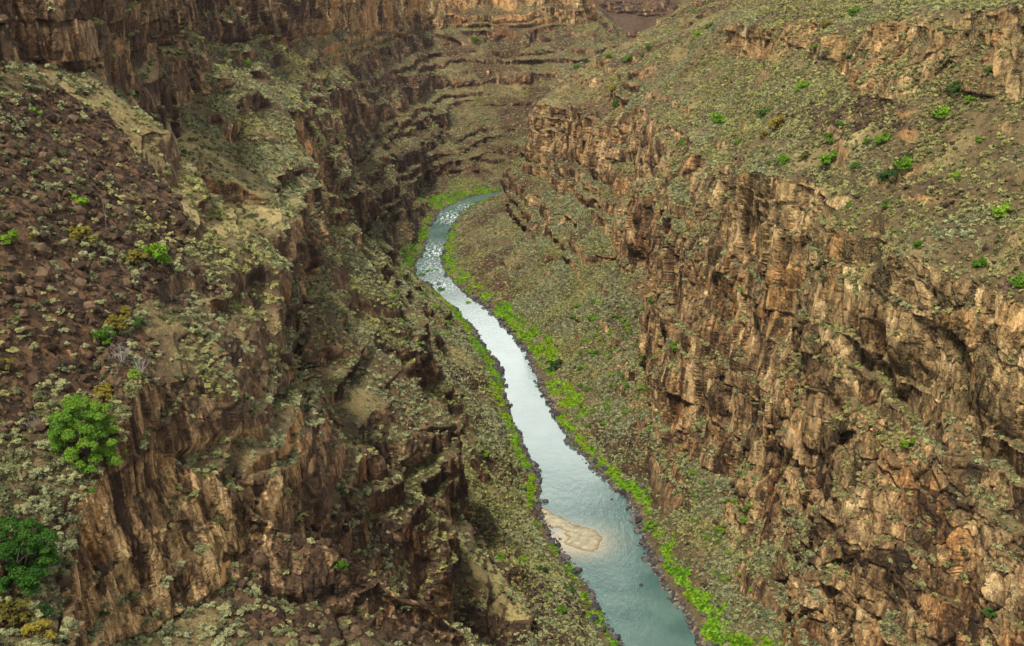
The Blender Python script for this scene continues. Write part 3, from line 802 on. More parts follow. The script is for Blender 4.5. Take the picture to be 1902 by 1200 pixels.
def limbs_mesh(name, seed, mat, n=7, h=0.8, r=0.05, trunk=0.25, twigs=0):
    q = random.Random(seed); bm = bmesh.new()
    tube(bm, (0, 0, -0.35), (0, 0, trunk), r * 1.3, r)
    for i in range(n):
        a = i * 2.4 + q.uniform(-.4, .4); l = q.uniform(0.4, 0.8)
        p1 = (math.cos(a) * l * 0.5, math.sin(a) * l * 0.5, trunk + h * q.uniform(0.25, 0.5))
        p2 = (math.cos(a) * l, math.sin(a) * l, trunk + h * q.uniform(0.5, 0.85))
        tube(bm, (0, 0, trunk * 0.85), p1, r * 0.75, r * 0.5, 5); tube(bm, p1, p2, r * 0.5, r * 0.15, 5)
        for j in range(twigs):
            t = q.uniform(0.1, 1); s_ = Vector(p1).lerp(Vector(p2), t)
            tube(bm, s_, s_ + Vector((q.uniform(-.3, .3), q.uniform(-.3, .3), q.uniform(0.05, .35))), r * 0.22, r * 0.06, 4)
    me = bpy.data.meshes.new(name); bm.to_mesh(me); bm.free(); me.materials.append(mat)
    return me

def rock_mesh(name, seed, mat, n=22):
    q = random.Random(seed); bm = bmesh.new()
    sx, sy, sz = q.uniform(0.75, 1.1), q.uniform(0.6, 0.95), q.uniform(0.45, 0.85)
    for i in range(n):                      # points pushed towards a box: flat faces, broken corners
        v = Vector((q.gauss(0, 1), q.gauss(0, 1), q.gauss(0, 1)))
        m_ = max(abs(v.x), abs(v.y), abs(v.z)); l = v.length
        v = v / (0.6 * m_ + 0.4 * l) * q.uniform(0.85, 1.0)
        bm.verts.new((v.x * sx, v.y * sy, v.z * sz))
    r_ = bmesh.ops.convex_hull(bm, input=bm.verts)
    bmesh.ops.delete(bm, geom=[g for g in r_['geom_interior'] if isinstance(g, bmesh.types.BMVert)], context='VERTS')
    me = bpy.data.meshes.new(name); bm.to_mesh(me); bm.free(); me.materials.append(mat)
    return me

def leaf_mat(name, ramp_, loc_tint=None, trans=0.25):
    m_, nt, b_ = newmat(name); g = G(nt)
    oi = g.n("ShaderNodeObjectInfo")
    t = g.math('ADD', g.math('MULTIPLY', g.attr("tone").outputs['Fac'], 0.45), g.math('MULTIPLY', oi.outputs['Random'], 0.55))
    c = g.ramp(t, ramp_)
    if loc_tint:
        n_ = g.noise(oi.outputs['Location'], 0.03, 3)
        sx = g.n('ShaderNodeSeparateXYZ'); nt.links.new(oi.outputs['Location'], sx.inputs[0])
        n_ = g.math('ADD', n_, g.math('MULTIPLY', g.math('DIVIDE', g.math('SUBTRACT', sx.outputs[0], 45.0), 90.0, clamp=True), 0.14))
        c = g.mix(g.ramp(n_, [(0.42, grey(0)), (0.62, grey(0.7))]), c, g.mix(1.0, c, loc_tint, 'MULTIPLY'))
    nt.links.new(c, b_.inputs['Base Color'])
    b_.inputs['Roughness'].default_value = 0.75
    tr = g.n("ShaderNodeBsdfTranslucent"); nt.links.new(c, tr.inputs[0])
    ms = g.n("ShaderNodeMixShader"); ms.inputs[0].default_value = trans
    nt.links.new(b_.outputs[0], ms.inputs[1]); nt.links.new(tr.outputs[0], ms.inputs[2])
    nt.links.new(ms.outputs[0], [n for n in nt.nodes if n.type == 'OUTPUT_MATERIAL'][0].inputs[0])
    return m_

M_sage = leaf_mat("sagebrush", [(0.18, (0.042, 0.048, 0.022)), (0.40, (0.135, 0.150, 0.078)), (0.60, (0.250, 0.268, 0.138)), (0.88, (0.40, 0.395, 0.195))], (1.08, 0.97, 0.55))
M_bright = leaf_mat("bright green leaves", [(0.1, (0.025, 0.070, 0.004)), (0.5, (0.085, 0.190, 0.008)), (0.9, (0.210, 0.320, 0.020))], None, 0.3)
M_dark = leaf_mat("dark green leaves", [(0.1, (0.010, 0.032, 0.006)), (0.5, (0.026, 0.072, 0.010)), (0.9, (0.060, 0.120, 0.018))], None, 0.2)
M_olive = leaf_mat("olive leaves", [(0.1, (0.045, 0.042, 0.008)), (0.5, (0.125, 0.105, 0.012)), (0.9, (0.250, 0.195, 0.025))], None, 0.25)
M_reed = leaf_mat("riverside grass", [(0.15, (0.024, 0.080, 0.004)), (0.45, (0.100, 0.270, 0.005)), (0.7, (0.230, 0.440, 0.010)), (0.95, (0.50, 0.46, 0.07))], (1.5, 0.95, 0.9), 0.35)
M_tree = leaf_mat("tree leaves", [(0.1, (0.012, 0.050, 0.004)), (0.5, (0.052, 0.140, 0.010)), (0.9, (0.170, 0.280, 0.022))], None, 0.3)
def plain(name, stops, scale=3.0, bump=0.3):
    m_, nt, b_ = newmat(name); g = G(nt)
    tc = g.n("ShaderNodeTexCoord").outputs['Object']
    oi = g.n("ShaderNodeObjectInfo")
    f_ = g.math('ADD', g.math('MULTIPLY', g.noise(tc, scale, 5, 0.65), 0.6), g.math('MULTIPLY', oi.outputs['Random'], 0.4))
    nt.links.new(g.ramp(f_, stops), b_.inputs['Base Color'])
    bu = g.n("ShaderNodeBump"); bu.inputs['Strength'].default_value = bump; bu.inputs['Distance'].default_value = 0.1
    nt.links.new(g.noise(tc, scale * 3, 4, 0.7), bu.inputs['Height']); nt.links.new(bu.outputs[0], b_.inputs['Normal'])
    return m_
M_wood = plain("grey brown wood", [(0.3, (0.06, 0.045, 0.035)), (0.7, (0.17, 0.14, 0.115))])
M_dead = plain("bleached dead wood", [(0.3, (0.10, 0.085, 0.08)), (0.7, (0.26, 0.23, 0.22))])
M_rock = plain("brown basalt", [(0.22, (0.012, 0.0075, 0.0045)), (0.45, (0.027, 0.017, 0.010)), (0.62, (0.062, 0.039, 0.022)), (0.84, (0.165, 0.108, 0.060))], 1.3)
M_wetrock = plain("dark river basalt", [(0.25, (0.014, 0.014, 0.016)), (0.5, (0.042, 0.038, 0.040)), (0.70, (0.085, 0.074, 0.066)), (0.92, (0.24, 0.20, 0.17))], 1.3)

sage_hi = [leaf_mesh("sagebrush", 100 + i, 15 + i, 900, 0.135, 0.85, M_sage) for i in range(5)]
sage_mid = [leaf_mesh("sagebrush", 120 + i, 10 + i, 130, 0.34, 0.85, M_sage) for i in range(5)]
sage_far = [leaf_mesh("sagebrush", 140 + i, 7, 48, 0.52, 0.85, M_sage) for i in range(4)]
reed_hi = [leaf_mesh("grass", 160 + i, 14, 300, 0.20, 0.8, M_reed) for i in range(4)]
rocks = [rock_mesh("boulder", 200 + i, M_rock) for i in range(9)]
wrocks = [rock_mesh("river_boulder", 230 + i, M_wetrock) for i in range(7)]

# ------------------------------------------------------------------ where things can stand
tx, ty, td = project(TV)
zb = zbuffer(TV)
vis_v = (td > 5) & (tx > -40) & (tx < 1942) & (ty > -40) & (ty < 1240)
def surf(px, py):
    """the seen ground at a photo point"""
    for w_ in (3, 6, 12, 30):
        s_ = np.nonzero((np.abs(tx - px) < w_) & (np.abs(ty - py) < w_) & (td > 5))[0]
        if len(s_) > 2: break
    s_ = s_[td[s_] < td[s_].min() * 1.025]
    i = s_[np.argmin((tx[s_] - px) ** 2 + (ty[s_] - py) ** 2)]
    return TV[i].copy(), vn[i]

FN = np.cross(TV[TF[:, 1]] - TV[TF[:, 0]], TV[TF[:, 2]] - TV[TF[:, 0]])
FA = np.linalg.norm(FN, axis=1) * 0.5
FCc = TV[TF].mean(1)
fx, fy, fd = project(FCc)
fin = (fd > 5) & (fx > -90) & (fx < 1992) & (fy > -60) & (fy < 1290) & (FCc[:, 1] < 2100)
fhid = fd > zlook(zb, fx, fy) * 1.02 + 30
cand = np.nonzero(fin & ~fhid & (FA > 1e-6))[0]
f_nz = nzs[TF[cand]].mean(1)
f_nzw = nzs_wide[TF[cand]].mean(1)
f_tal = talus[TF[cand]].mean(1); f_dry = dry[TF[cand]].mean(1); f_grn = green[TF[cand]].mean(1); f_flood = flood[TF[cand]].mean(1)
f_bare = barepoly[TF[cand]].mean(1)
f_grav = gravel[TF[cand]].mean(1)
f_P = FCc[cand]; f_A = FA[cand]; f_d = fd[cand]
def scatter(density):
    n = rng.poisson(np.clip(density, 0, None) * f_A)
    k = np.repeat(np.arange(len(cand)), n)
    r1, r2 = rng.random(len(k)), rng.random(len(k))
    fl = r1 + r2 > 1; r1[fl] = 1 - r1[fl]; r2[fl] = 1 - r2[fl]
    T_ = TV[TF[cand[k]]]
    return T_[:, 0] + (T_[:, 1] - T_[:, 0]) * r1[:, None] + (T_[:, 2] - T_[:, 0]) * r2[:, None], k

def seen(P, size):
    x, y, d_ = project(P)
    inn = (x > 4) & (x < 1898) & (y > 4) & (y < 1196)
    return inn & (d_ < zlook(zb, x, y) * 1.01 + 2.5), size / d_ * F, x, y

def instanced(name, P, rot, scl, idx, meshes, label, cat, group=None):
    """one object of countless small things: each point carries one of the shapes"""
    me = mesh_np(name, P, np.zeros((0, 3), np.int64), None, {"rot": ('FLOAT_VECTOR', rot), "scl": ('FLOAT', scl), "pick": ('INT', idx)})
    o = top(name, me, label, cat, group, 'stuff')
    src = bpy.data.collections.new(name + " shapes")
    for i, m_ in enumerate(meshes):
        src.objects.link(bpy.data.objects.new("%s_shape_%02d" % (name, i), m_))
    ng = bpy.data.node_groups.new(name + " scatter", 'GeometryNodeTree')
    ng.interface.new_socket("Geometry", in_out='INPUT', socket_type='NodeSocketGeometry')
    ng.interface.new_socket("Geometry", in_out='OUTPUT', socket_type='NodeSocketGeometry')
    a, b = ng.nodes.new("NodeGroupInput"), ng.nodes.new("NodeGroupOutput")
    mp = ng.nodes.new("GeometryNodeMeshToPoints")
    iop = ng.nodes.new("GeometryNodeInstanceOnPoints")
    ci = ng.nodes.new("GeometryNodeCollectionInfo")
    ci.inputs['Collection'].default_value = src
    ci.inputs['Separate Children'].default_value = True
    ci.inputs['Reset Children'].default_value = True
    def na(nm, ty):
        x = ng.nodes.new("GeometryNodeInputNamedAttribute"); x.data_type = ty; x.inputs['Name'].default_value = nm
        return [s for s in x.outputs if s.enabled][0]
    ng.links.new(a.outputs[0], mp.inputs[0]); ng.links.new(mp.outputs[0], iop.inputs['Points'])
    ng.links.new(ci.outputs[0], iop.inputs['Instance'])
    iop.inputs['Pick Instance'].default_value = True
    ng.links.new(na("pick", 'INT'), iop.inputs['Instance Index'])
    e2r = ng.nodes.new("FunctionNodeEulerToRotation"); ng.links.new(na("rot", 'FLOAT_VECTOR'), e2r.inputs[0])
    ng.links.new(e2r.outputs[0], iop.inputs['Rotation'])
    ng.links.new(na("scl", 'FLOAT'), iop.inputs['Scale'])
    ng.links.new(iop.outputs[0], b.inputs[0])
    md = o.modifiers.new("scatter", 'NODES'); md.node_group = ng
    return o

def rots(n, tilt=0.2):
    return np.stack([rng.normal(0, tilt, n), rng.normal(0, tilt, n), rng.uniform(0, 2 * math.pi, n)], 1)

# ------------------------------------------------------------------ sagebrush
clump = (0.30 + 0.70 * sstep(-0.30, 0.20, fbm(f_P / 7, 3, 601))) * (0.55 + 0.45 * sstep(-0.3, 0.2, fbm(f_P / 45, 2, 607)))
dens = 0.92 * clump * sstep(0.36, 0.56, f_nz) * (1 - 0.50 * f_tal) * (1 - 0.25 * f_dry) * (1 - 0.7 * f_bare) * (1 - f_grn) * (1 - f_grav) * (f_P[:, 2] > 2.0) * (1 + 0.8 * f_flood)
dens *= 1.0 + 0.7 * sstep(230, 420, f_d) - 0.8 * sstep(640, 800, f_d)
dens *= f_P[:, 1] < 1450
f_x, f_y = fx[cand], fy[cand]
dens *= 1 + 1.3 * (f_x < 330) * (f_y > 700)
dens *= 1 + 1.1 * (f_P[:, 0] > 0) * (f_P[:, 2] < 50)
SP, sk = scatter(dens)
ss = np.clip(rng.lognormal(-0.40, 0.30, len(SP)), 0.3, 1.2)
vis, big_, sx_, sy_ = seen(SP + np.array([0, 0, 0.4]), ss)
order = np.argsort(-np.where(vis, big_, 0))[:300]
SAGE_GROUPS = [
    (lambda x, y: y > 900 and x < 140, "olive grey sagebrush below the leafy tree in the bottom left corner"),
    (lambda x, y: y > 800 and x < 260, "rounded sagebrush crowded above the left cliff under the big green tree"),
    (lambda x, y: y > 640 and x > 215, "pale sagebrush along the cliff edge right of the big green tree"),
    (lambda x, y: y > 560 and x < 230, "pale grey green sagebrush on rubble just above the big green tree"),
    (lambda x, y: y > 500 and x >= 230, "silvery sagebrush on the narrow bench above the left cliff"),
    (lambda x, y: x < 480 and y > 160, "small sagebrush scattered over the brown rubble of the upper left slope"),
    (lambda x, y: True, "small sagebrush elsewhere on the canyon slopes")]
for i in order:
    o = bpy.data.objects.new("sagebrush", sage_hi[int(rng.integers(0, 5))]); C.objects.link(o)
    o.location = SP[i] - np.array([0, 0, 0.06]); o.rotation_euler = (rng.normal(0, .12), rng.normal(0, .12), rng.uniform(0, 6.28)); o.scale = (ss[i],) * 3
    for t_, lab in SAGE_GROUPS:
        if t_(sx_[i], sy_[i]): break
    o['label'] = lab; o['category'] = "sagebrush"; o['group'] = lab
rest = np.ones(len(SP), bool); rest[order] = False
SP, ss = SP[rest], ss[rest]
sd = np.linalg.norm(SP - CAM, axis=1)
pick = np.where(sd < 210, rng.integers(0, 5, len(SP)), np.where(sd < 480, 5 + rng.integers(0, 5, len(SP)), 10 + rng.integers(0, 4, len(SP))))
instanced("sagebrush_cover", SP - np.array([0, 0, 0.06]), rots(len(SP), 0.14), ss, pick, sage_hi + sage_mid + sage_far,
          "grey green sagebrush covering the benches and slopes of the canyon", "sagebrush")
print("sage", len(SP), round(time.time() - T0, 1))

# ------------------------------------------------------------------ boulders
tdens = (1.5 * f_tal * sstep(0.40, 0.6, f_nz) + 0.10 * sstep(0.35, 0.55, f_nz) * (1 - f_tal) * sstep(-0.1, 0.3, fbm(f_P / 14, 3, 631))) * (1 - f_grn) * (f_P[:, 2] > 2.5) * (f_d < 620) * (1 - 0.6 * f_dry)
RP, rk_ = scatter(tdens)
rs = np.clip(0.17 * (1 - rng.random(len(RP))) ** (-0.58), 0.16, 1.25) * 0.9
keep_ = rs * F / np.linalg.norm(RP - CAM, axis=1) > 0.9
RP, rs = RP[keep_], rs[keep_]
vis, big_, sx_, sy_ = seen(RP + np.array([0, 0, 0.3]), rs)
order = np.argsort(-np.where(vis, big_, 0))[:300]
ROCK_GROUPS = [
    (lambda x, y: y > 800 and x < 300, "brown boulder among the sagebrush above the bottom left cliff"),
    (lambda x, y: x < 240 and 560 < y <= 800, "brown angular boulder in the rubble around and above the big green tree"),
    (lambda x, y: x < 500 and 380 < y <= 560, "brown angular boulder in the middle of the left rubble slope"),
    (lambda x, y: x < 500 and y <= 380, "brown boulder high on the left rubble slope under the upper cliff"),
    (lambda x, y: x < 560 and y > 380, "brown boulder on the benches near the left cliff edge"),
    (lambda x, y: x < 1120, "brown boulder on the steep slope between the left cliffs and the river"),
    (lambda x, y: True, "brown boulder on the slope right of the river")]
for i in order:
    o = bpy.data.objects.new("boulder", rocks[int(rng.integers(0, len(rocks)))]); C.objects.link(o)
    o.location = RP[i] + np.array([0, 0, 0.1 * rs[i]]); o.rotation_euler = (rng.normal(0, .5), rng.normal(0, .5), rng.uniform(0, 6.28)); o.scale = (rs[i],) * 3
    for t_, lab in ROCK_GROUPS:
        if t_(sx_[i], sy_[i]): break
    o['label'] = lab; o['category'] = "boulder"; o['group'] = lab
rest = np.ones(len(RP), bool); rest[order] = False
RP, rs = RP[rest], rs[rest]
instanced("rubble", RP + np.array([0, 0, 0.08]) * rs[:, None], rots(len(RP), 0.5), rs, rng.integers(0, len(rocks), len(RP)), rocks,
          "brown basalt rubble strewn over the canyon slopes", "rubble")
print("rubble", len(RP), round(time.time() - T0, 1))

# ------------------------------------------------------------------ dark boulders along the water
f_dl = np.minimum(dl, dr)[TF[cand]].mean(1)
wd_ = 1.0 * (1 - sstep(0.8, 4.6, f_dl)) * (f_P[:, 2] > -0.5) * (f_P[:, 2] < 6) * sstep(-0.45, 0.1, fbm(f_P / 13, 2, 641)) + 0.05 * (f_dl < 9) * (f_P[:, 2] < 6)
QP, qk = scatter(wd_)
qs = np.clip(0.26 * (1 - rng.random(len(QP))) ** (-0.5), 0.25, 1.7)
vis, big_, sx_, sy_ = seen(QP + np.array([0, 0, 0.3]), qs)
order = np.argsort(-np.where(vis & (sy_ > 380), big_, 0))[:300]
right_b = ~side_of(QP)
def bank_label(rt, y):
    s_ = "right" if rt else "left"
    if y > 1040: return "dark wet boulder on the %s bank below the gravel bar" % s_
    if y > 900: return "dark wet boulder on the %s bank level with the gravel bar" % s_
    if y > 700: return "dark wet boulder on the %s bank just above the gravel bar" % s_
    return "small dark boulder on the %s bank of the far bright reach" % s_
for i in order:
    o = bpy.data.objects.new("river_boulder", wrocks[int(rng.integers(0, len(wrocks)))]); C.objects.link(o)
    o.location = QP[i] + np.array([0, 0, 0.12 * qs[i]]); o.rotation_euler = (rng.normal(0, .4), rng.normal(0, .4), rng.uniform(0, 6.28)); o.scale = (qs[i],) * 3
    o['label'] = bank_label(right_b[i], sy_[i]); o['category'] = "boulder"; o['group'] = o['label'] 
rest = np.ones(len(QP), bool); rest[order] = False
QP, qs = QP[rest], qs[rest]
instanced("river_stones", QP + np.array([0, 0, 0.1]) * qs[:, None], rots(len(QP), 0.4), qs, rng.integers(0, len(wrocks), len(QP)), wrocks,
          "dark stones lining both edges of the river", "stones")
for (px, py, s_, lab) in [(815, 527, 1.5, "lone dark boulder standing in the white rapid at the far bend"), (1013, 931, 1.9, "large black boulder at the head of the gravel bar"),
                          (1002, 897, 1.8, "large black boulder on the left bank above the gravel bar"), (1040, 1001, 0.8, "small dark boulder in the pool behind the gravel bar"),
                          (1146, 1184, 1.5, "big dark round boulder on the left bank at the bottom edge"), (1191, 1087, 0.7, "small dark boulder out in the water below the gravel bar"),
                          (1136, 927, 0.7, "small dark boulder out in the water right of the reflection")]:
    o = bpy.data.objects.new("river_boulder", wrocks[int(rng.integers(0, len(wrocks)))]); C.objects.link(o)
    p = at(px, py, z=0.15); o.location = p; o.scale = (s_,) * 3; o.rotation_euler = (0.1, 0.2, rng.uniform(0, 6)); o['label'] = lab; o['category'] = "boulder"

# ------------------------------------------------------------------ bright grass and willow on the banks
GP, gk = scatter(2.3 * f_grn + 0.10 * f_flood * (f_P[:, 2] > 0.3))
gs = np.clip(rng.lognormal(-0.55, 0.3, len(GP)), 0.25, 1.1)
instanced("riverside_grass", GP, rots(len(GP), 0.1), gs, rng.integers(0, 4, len(GP)), reed_hi, "bright green grass and willow lining the river banks", "grass")
print("banks", len(QP), len(GP), round(time.time() - T0, 1))
#STAGE5
# ------------------------------------------------------------------ single shrubs and trees that stand out in the photo
shrub_leaf = {'bright': [leaf_mesh("foliage", 300 + i, 16, 1100, 0.15, 1.0, M_bright) for i in range(3)],
              'dark': [leaf_mesh("foliage", 310 + i, 16, 1100, 0.15, 1.25, M_dark) for i in range(3)],
              'olive': [leaf_mesh("foliage", 320 + i, 14, 800, 0.16, 0.9, M_olive, up=0.6) for i in range(3)]}
shrub_stem = [limbs_mesh("stem", 330 + i, M_wood, 6, 0.7, 0.05, 0.15) for i in range(3)]
NAMES = {'bright': ("green_shrub", "shrub"), 'dark': ("juniper", "juniper"), 'olive': ("olive_shrub", "shrub")}
def shrub(px, py, w, kind, label, tall=1.0, group=None):
    p, n_ = surf(px, py)
    dist = np.linalg.norm(p - CAM)
    r_ = 0.5 * w * 1.32 * dist / F
    nm, cat = NAMES[kind]
    root = bpy.data.objects.new(nm, None); C.objects.link(root)
    root.empty_display_size = 0.3
    root.location = p - np.array([0, 0, 0.12 * r_]); root.rotation_euler = (0, 0, rng.uniform(0, 6.28)); root.scale = (r_, r_, r_ * tall)
    root['label'] = label; root['category'] = cat
    if group: root['group'] = group
    k = int(rng.integers(0, 3))
    for nm2, me in (("foliage", shrub_leaf[kind][k]), ("stem", shrub_stem[k])):
        c = bpy.data.objects.new(nm2, me); C.objects.link(c); c.parent = root
    return root

SHRUBS = [
 # right bench and cliffs (x, y of the foot in the photo, width in photo pixels)
 (1587, 27, 24, 'bright', "bright shrub at the top edge between the two upper right cliffs"),
 (1536, 50, 20, 'olive', "olive tinged shrub right of the small upper cliff near the top"),
 (1520, 92, 22, 'bright', "shrub at the right end foot of the smaller upper cliff"),
 (1580, 108, 16, 'dark', "dark shrub in the gully left of the big upper right cliff"),
 (1319, 50, 15, 'bright', "shrub touching the left end of the smaller upper cliff"),
 (1296, 66, 18, 'bright', "largest shrub left of the smaller upper cliff near the top"),
 (1290, 18, 12, 'bright', "tiny shrub nearest the top edge left of the smaller upper cliff"),
 (1272, 34, 12, 'olive', "tiny olive shrub on the ridge at the top left of the right wall"),
 (1839, 132, 18, 'dark', "dark shrub growing on the big upper right cliff itself"),
 (1773, 174, 28, 'dark', "dark wide shrub against the foot of the big upper right cliff"),
 (1802, 189, 18, 'bright', "small shrub just right of the wide dark shrub at the cliff foot"),
 (1750, 216, 32, 'bright', "bright spreading shrub below the foot of the big upper right cliff"),
 (1334, 230, 38, 'bright', "big bright shrub alone on the slope above the tan cliff edge"),
 (1418, 217, 26, 'dark', "dark shrub left of the tall paired shrub on the right slope"),
 (1450, 234, 36, 'olive', "tall loose olive green shrub in the middle of the right slope"),
 (1491, 166, 26, 'bright', "flat shrub on dark rocks below the smaller upper cliff"),
 (1558, 233, 20, 'bright', "small shrub between dark rocks uphill of the sand patch"),
 (1543, 264, 28, 'bright', "round bright shrub just above the largest shrub by the sand"),
 (1637, 262, 32, 'bright', "round bright shrub at the uphill end of the sand patch"),
 (1612, 268, 18, 'bright', "low shrub directly above the pale sand patch"),
 (1542, 302, 38, 'bright', "largest square shaped shrub at the left end of the sand patch"),
 (1590, 312, 20, 'bright', "small round shrub below the pale sand patch"),
 (1679, 312, 34, 'bright', "right hand one of the two large shrubs right of the sand patch"),
 (1649, 336, 32, 'dark', "dark left hand one of the two large shrubs right of the sand"),
 (1454, 301, 24, 'bright', "lime shrub on the cliff edge left of the sand patch"),
 (1496, 293, 24, 'olive', "yellowish shrub between the cliff edge and the sand patch"),
 (1430, 304, 14, 'bright', "tiny shrub at the very brink of the cliff left of the sand"),
 (1419, 251, 18, 'olive', "olive shrub on the slope well left of the sand patch"),
 (1776, 332, 20, 'bright', "thin upright shrub in open sage below the big upper right cliff"),
 (1861, 399, 36, 'bright', "large shrub near the right edge of the photo in open sage"),
 (1511, 380, 10, 'dark', "tiny dark shrub on the broken cliff top below the sand"),
 (1577, 382, 14, 'bright', "small shrub on the bench just above the tan cliff corner"),
 (1646, 385, 20, 'bright', "flat bright shrub midway across the right bench"),
 (1818, 264, 16, 'bright', "small lone shrub in sage below the shrub at the cliff foot"),
 (1370, 267, 16, 'bright', "small shrub above the gully of the tan cliff"),
 (1705, 459, 20, 'bright', "low bright shrub close to the brink of the right cliff"),
 (1818, 496, 22, 'bright', "tall bright shrub above the orange band of the right cliff", 1.7),
 (1892, 528, 30, 'bright', "yellow green shrub at the right edge by the cliff brink"),
 (1383, 542, 14, 'bright', "small shrub on the sage ledge of the tan cliff"),
 (1558, 698, 16, 'olive', "olive shrub clinging to the middle of the tan cliff"),
 (1690, 828, 28, 'bright', "shrub on a ledge of the lower right cliff"),
 (1839, 1142, 22, 'dark', "dark shrub in the bottom right corner of the cliff"),
 (1167, 114, 20, 'bright', "widest shrub on the ridge line of the right wall"),
 (1131, 106, 14, 'bright', "shrub left of the widest one on the ridge line"),
 (1089, 117, 12, 'dark', "dark shrub at the low end of the ridge line"),
 (1071, 125, 10, 'bright', "tiny shrub lowest on the ridge line"),
 (1192, 105, 9, 'dark', "tiny dark shrub right of the widest ridge shrub"),
 (1206, 92, 12, 'bright', "small shrub high on the ridge line"),
 (1261, 77, 10, 'bright', "tiny shrub on the slope right of the ridge top"),
 (1147, 198, 15, 'bright', "tall narrow shrub on the brink of the far tan cliff", 1.8),
 (1138, 170, 22, 'olive', "olive bush just above the tall narrow shrub"),
 (1179, 359, 16, 'bright', "shrub below the cave of the far tan cliff"),
 (1269, 270, 18, 'bright', "shrub on the ledge at the far tan cliff top"),
 (1239, 464, 18, 'dark', "dark shrub on a rock rib halfway down the right wall"),
 (1256, 649, 26, 'bright', "round shrub by the rock tower at the foot of the right wall"),
 (1034, 684, 28, 'dark', "dark willow at the end of the pale grass on the right bank"),
 (1209, 980, 24, 'bright', "round yellow green bush among black stones on the right bank"),
 # left side
 (459, 119, 16, 'bright', "bright shrub high on the left slope under the upper cliff"),
 (431, 113, 10, 'dark', "tiny dark shrub beside the bright one high on the left slope"),
 (64, 214, 24, 'bright', "shrub at the top of the brown rubble on the left"),
 (145, 380, 36, 'bright', "bright green shrub below sagebrush in the upper rubble"),
 (17, 450, 38, 'bright', "green shrub cut by the left edge of the photo"),
 (283, 490, 52, 'bright', "large lime green shrub at the right end of the rubble slope", 1.2),
 (151, 448, 48, 'olive', "wide olive shrub in the middle of the rubble slope"),
 (249, 486, 40, 'olive', "olive shrub left of the large lime one"),
 (192, 634, 42, 'bright', "bright green shrub above the grey dead bush"),
 (215, 608, 46, 'olive', "big yellow olive shrub above the grey dead bush"),
 (256, 605, 28, 'dark', "dark green shrub right of the big yellow olive one"),
 (236, 580, 26, 'olive', "small olive shrub uphill of the big yellow olive one"),
 (202, 733, 42, 'olive', "olive shrub between pale sagebrush just above the big green tree"),
 (7, 682, 30, 'olive', "olive shrub cut by the left edge beside large boulders"),
 (60, 442, 18, 'olive', "small olive shrub near the left edge in the rubble"),
 (250, 700, 22, 'bright', "small yellow tipped shrub right of the big green tree"),
 (87, 1142, 26, 'dark', "narrow dark green shrub at the brink below the left tree", 1.3),
 (171, 914, 14, 'bright', "lime tuft on the edge of the left columnar cliff"),
 (628, 1056, 28, 'bright', "bright shrub on the lower left slope right of the orange earth"),
 (190, 1145, 22, 'dark', "dark shrub at the foot of the left columnar cliff"),
 (20, 1150, 70, 'olive', "broad olive bush in the very corner at bottom left"),
 (70, 1185, 55, 'olive', "olive bush on the bottom edge right of the corner bush"),
 (378, 886, 8, 'bright', "single green tuft on the columnar cliff face"),
 (928, 1040, 20, 'bright', "leftmost of three green shrubs on the slope left of the bar"),
 (966, 1046, 24, 'bright', "lowest of three green shrubs on the slope left of the bar"),
 (943, 1022, 26, 'bright', "topmost of three green shrubs on the slope left of the bar"),
 (1007, 1064, 22, 'dark', "dark green shrub between the slope shrubs and the river"),
 (1041, 1137, 20, 'bright', "bright shrub on brown rubble near the bottom of the slope"),
 (1017, 1104, 16, 'bright', "small shrub on brown rubble above the lowest shrub"),
 (1054, 1098, 22, 'dark', "dark bush at the river side edge of the brown rubble"),
 (900, 845, 16, 'bright', "small shrub on the talus right of the cliff nose"),
 (707, 203, 9, 'bright', "tiny green shrub far away on the stepped far wall"),
 (882, 76, 14, 'bright', "small shrub at the foot of the orange far cliff"),
]
for s_ in SHRUBS:
    shrub(s_[0], s_[1], s_[2], s_[3], s_[4], s_[5] if len(s_) > 5 else 1.0)

# small green shrubs of the right talus and left bank: nothing tells them apart
for n_, (x0, y0, x1, y1, side) in ((80, (1060, 560, 1230, 800, "right")), (34, (1250, 850, 1400, 1100, "right")), (26, (720, 430, 870, 640, "left"))):
    lab = {"right": "small green shrub in the sage on the talus right of the river", "left": "small green shrub in the sage between far left cliffs and river"}[side]
    k_ = 0
    while k_ < n_:
        px, py = rng.uniform(x0, x1), rng.uniform(y0, y1)
        i_ = np.argmin((tx - px) ** 2 + (ty - py) ** 2 + np.where(td < zlook(zb, tx, ty) * 1.03 + 3, 0, 1e6))
        k_ += 1
        if nzs[i_] < 0.55 or rock[i_] > 0.5: continue
        shrub(px, py, rng.uniform(8, 15), 'bright', lab, 0.9, "small green shrubs on the talus " + side)

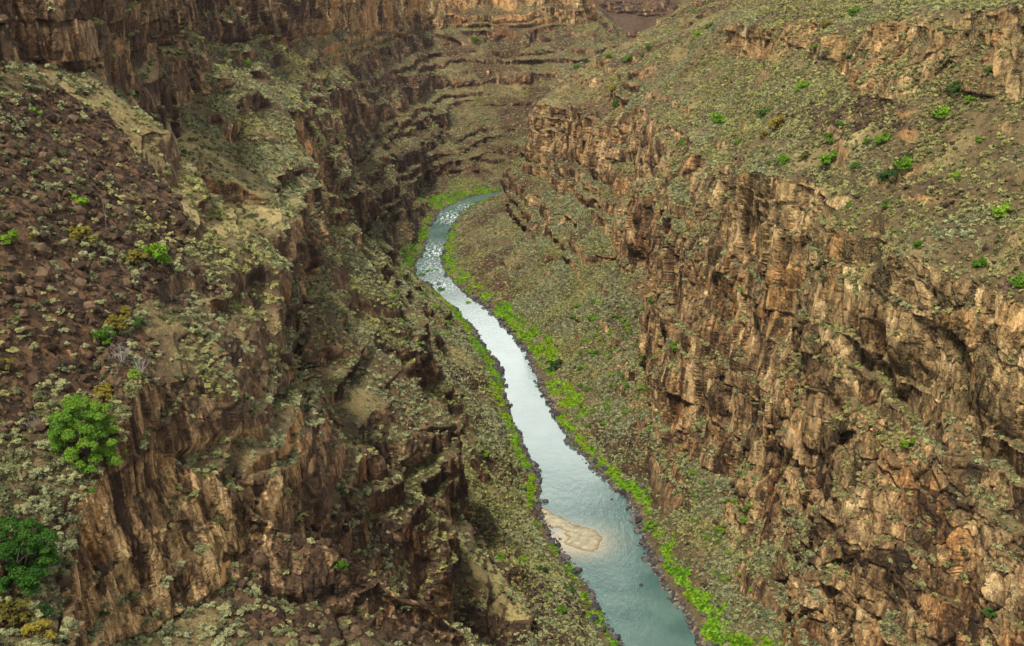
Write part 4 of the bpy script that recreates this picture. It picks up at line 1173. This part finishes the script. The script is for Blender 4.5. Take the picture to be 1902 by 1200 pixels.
# two leafy trees on the near left slope
def tree(px, py, w, h, seed, label):
    p, n_ = surf(px, py)
    dist = np.linalg.norm(p - CAM); m_ = dist / F
    R_ = 0.5 * w * m_; H_ = h * m_
    root = bpy.data.objects.new("leafy_tree", None); C.objects.link(root)
    root.location = p - np.array([0, 0, 0.2]); root['label'] = label; root['category'] = "tree"
    cr = leaf_mesh("crown", seed, 100, 34000, 0.042, 1.15 * H_ / R_ / 1.1, M_tree, 1.15, 0.5, (0.11, 0.24))
    tr = limbs_mesh("trunk", seed + 1, M_wood, 11, 1.3, 0.035, 0.2, 3)
    for nm2, me in (("crown", cr), ("trunk", tr)):
        c = bpy.data.objects.new(nm2, me); C.objects.link(c); c.parent = root; c.scale = (R_, R_, R_)
    return root
tree(163, 858, 138, 148, 901, "large bright green leafy tree on the brink above the left columnar cliff")
tree(38, 1085, 150, 140, 911, "dark green leafy tree at the left edge beside the columnar cliff")

# dead wood
def dead(px, py, w, h, seed, label, cat, name):
    p, n_ = surf(px, py); m_ = np.linalg.norm(p - CAM) / F
    me = limbs_mesh("dead wood", seed, M_dead if name == "dead_bush" else M_wood, 12 if name == "dead_bush" else 5, 0.9, 0.03 if name == "dead_bush" else 0.06, 0.1 if name == "dead_bush" else 0.5, 6)
    o = top(name, me, label, cat); o.location = p; o.scale = (0.6 * w * m_, 0.6 * w * m_, h * m_)
dead(228, 680, 60, 42, 951, "grey leafless dead bush above the big green tree", "dead bush", "dead_bush")
dead(262, 700, 40, 40, 952, "smaller grey dead bush right of the larger grey one", "dead bush", "dead_bush")
dead(60, 800, 46, 26, 953, "grey dead twigs left of the big green tree", "dead bush", "dead_bush")
dead(197, 428, 10, 52, 961, "thin dead trunk standing high in the rubble slope", "dead tree", "dead_tree")
dead(243, 446, 26, 60, 962, "bare forked dead tree left of the sandy bench", "dead tree", "dead_tree")
print("done", len(C.objects), round(time.time() - T0, 1))

# ------------------------------------------------------------------ the air between here and the far walls
bm = bmesh.new(); bmesh.ops.create_cube(bm, size=1.0)
for v in bm.verts: v.co = Vector((v.co.x * 18600, v.co.y * 14600 + 5000, (v.co.z + 0.5) * 262 - 8))
me = bpy.data.meshes.new("haze"); bm.to_mesh(me); bm.free()
M_h = bpy.data.materials.new("haze"); M_h.use_nodes = True
nt = M_h.node_tree; nt.nodes.clear()
o_ = nt.nodes.new("ShaderNodeOutputMaterial"); pv = nt.nodes.new("ShaderNodeVolumePrincipled")
pv.inputs['Color'].default_value = (0.82, 0.76, 0.95, 1); pv.inputs['Density'].default_value = 0.000012
nt.links.new(pv.outputs[0], o_.inputs['Volume'])
me.materials.append(M_h)
top("haze", me, kind='stuff')
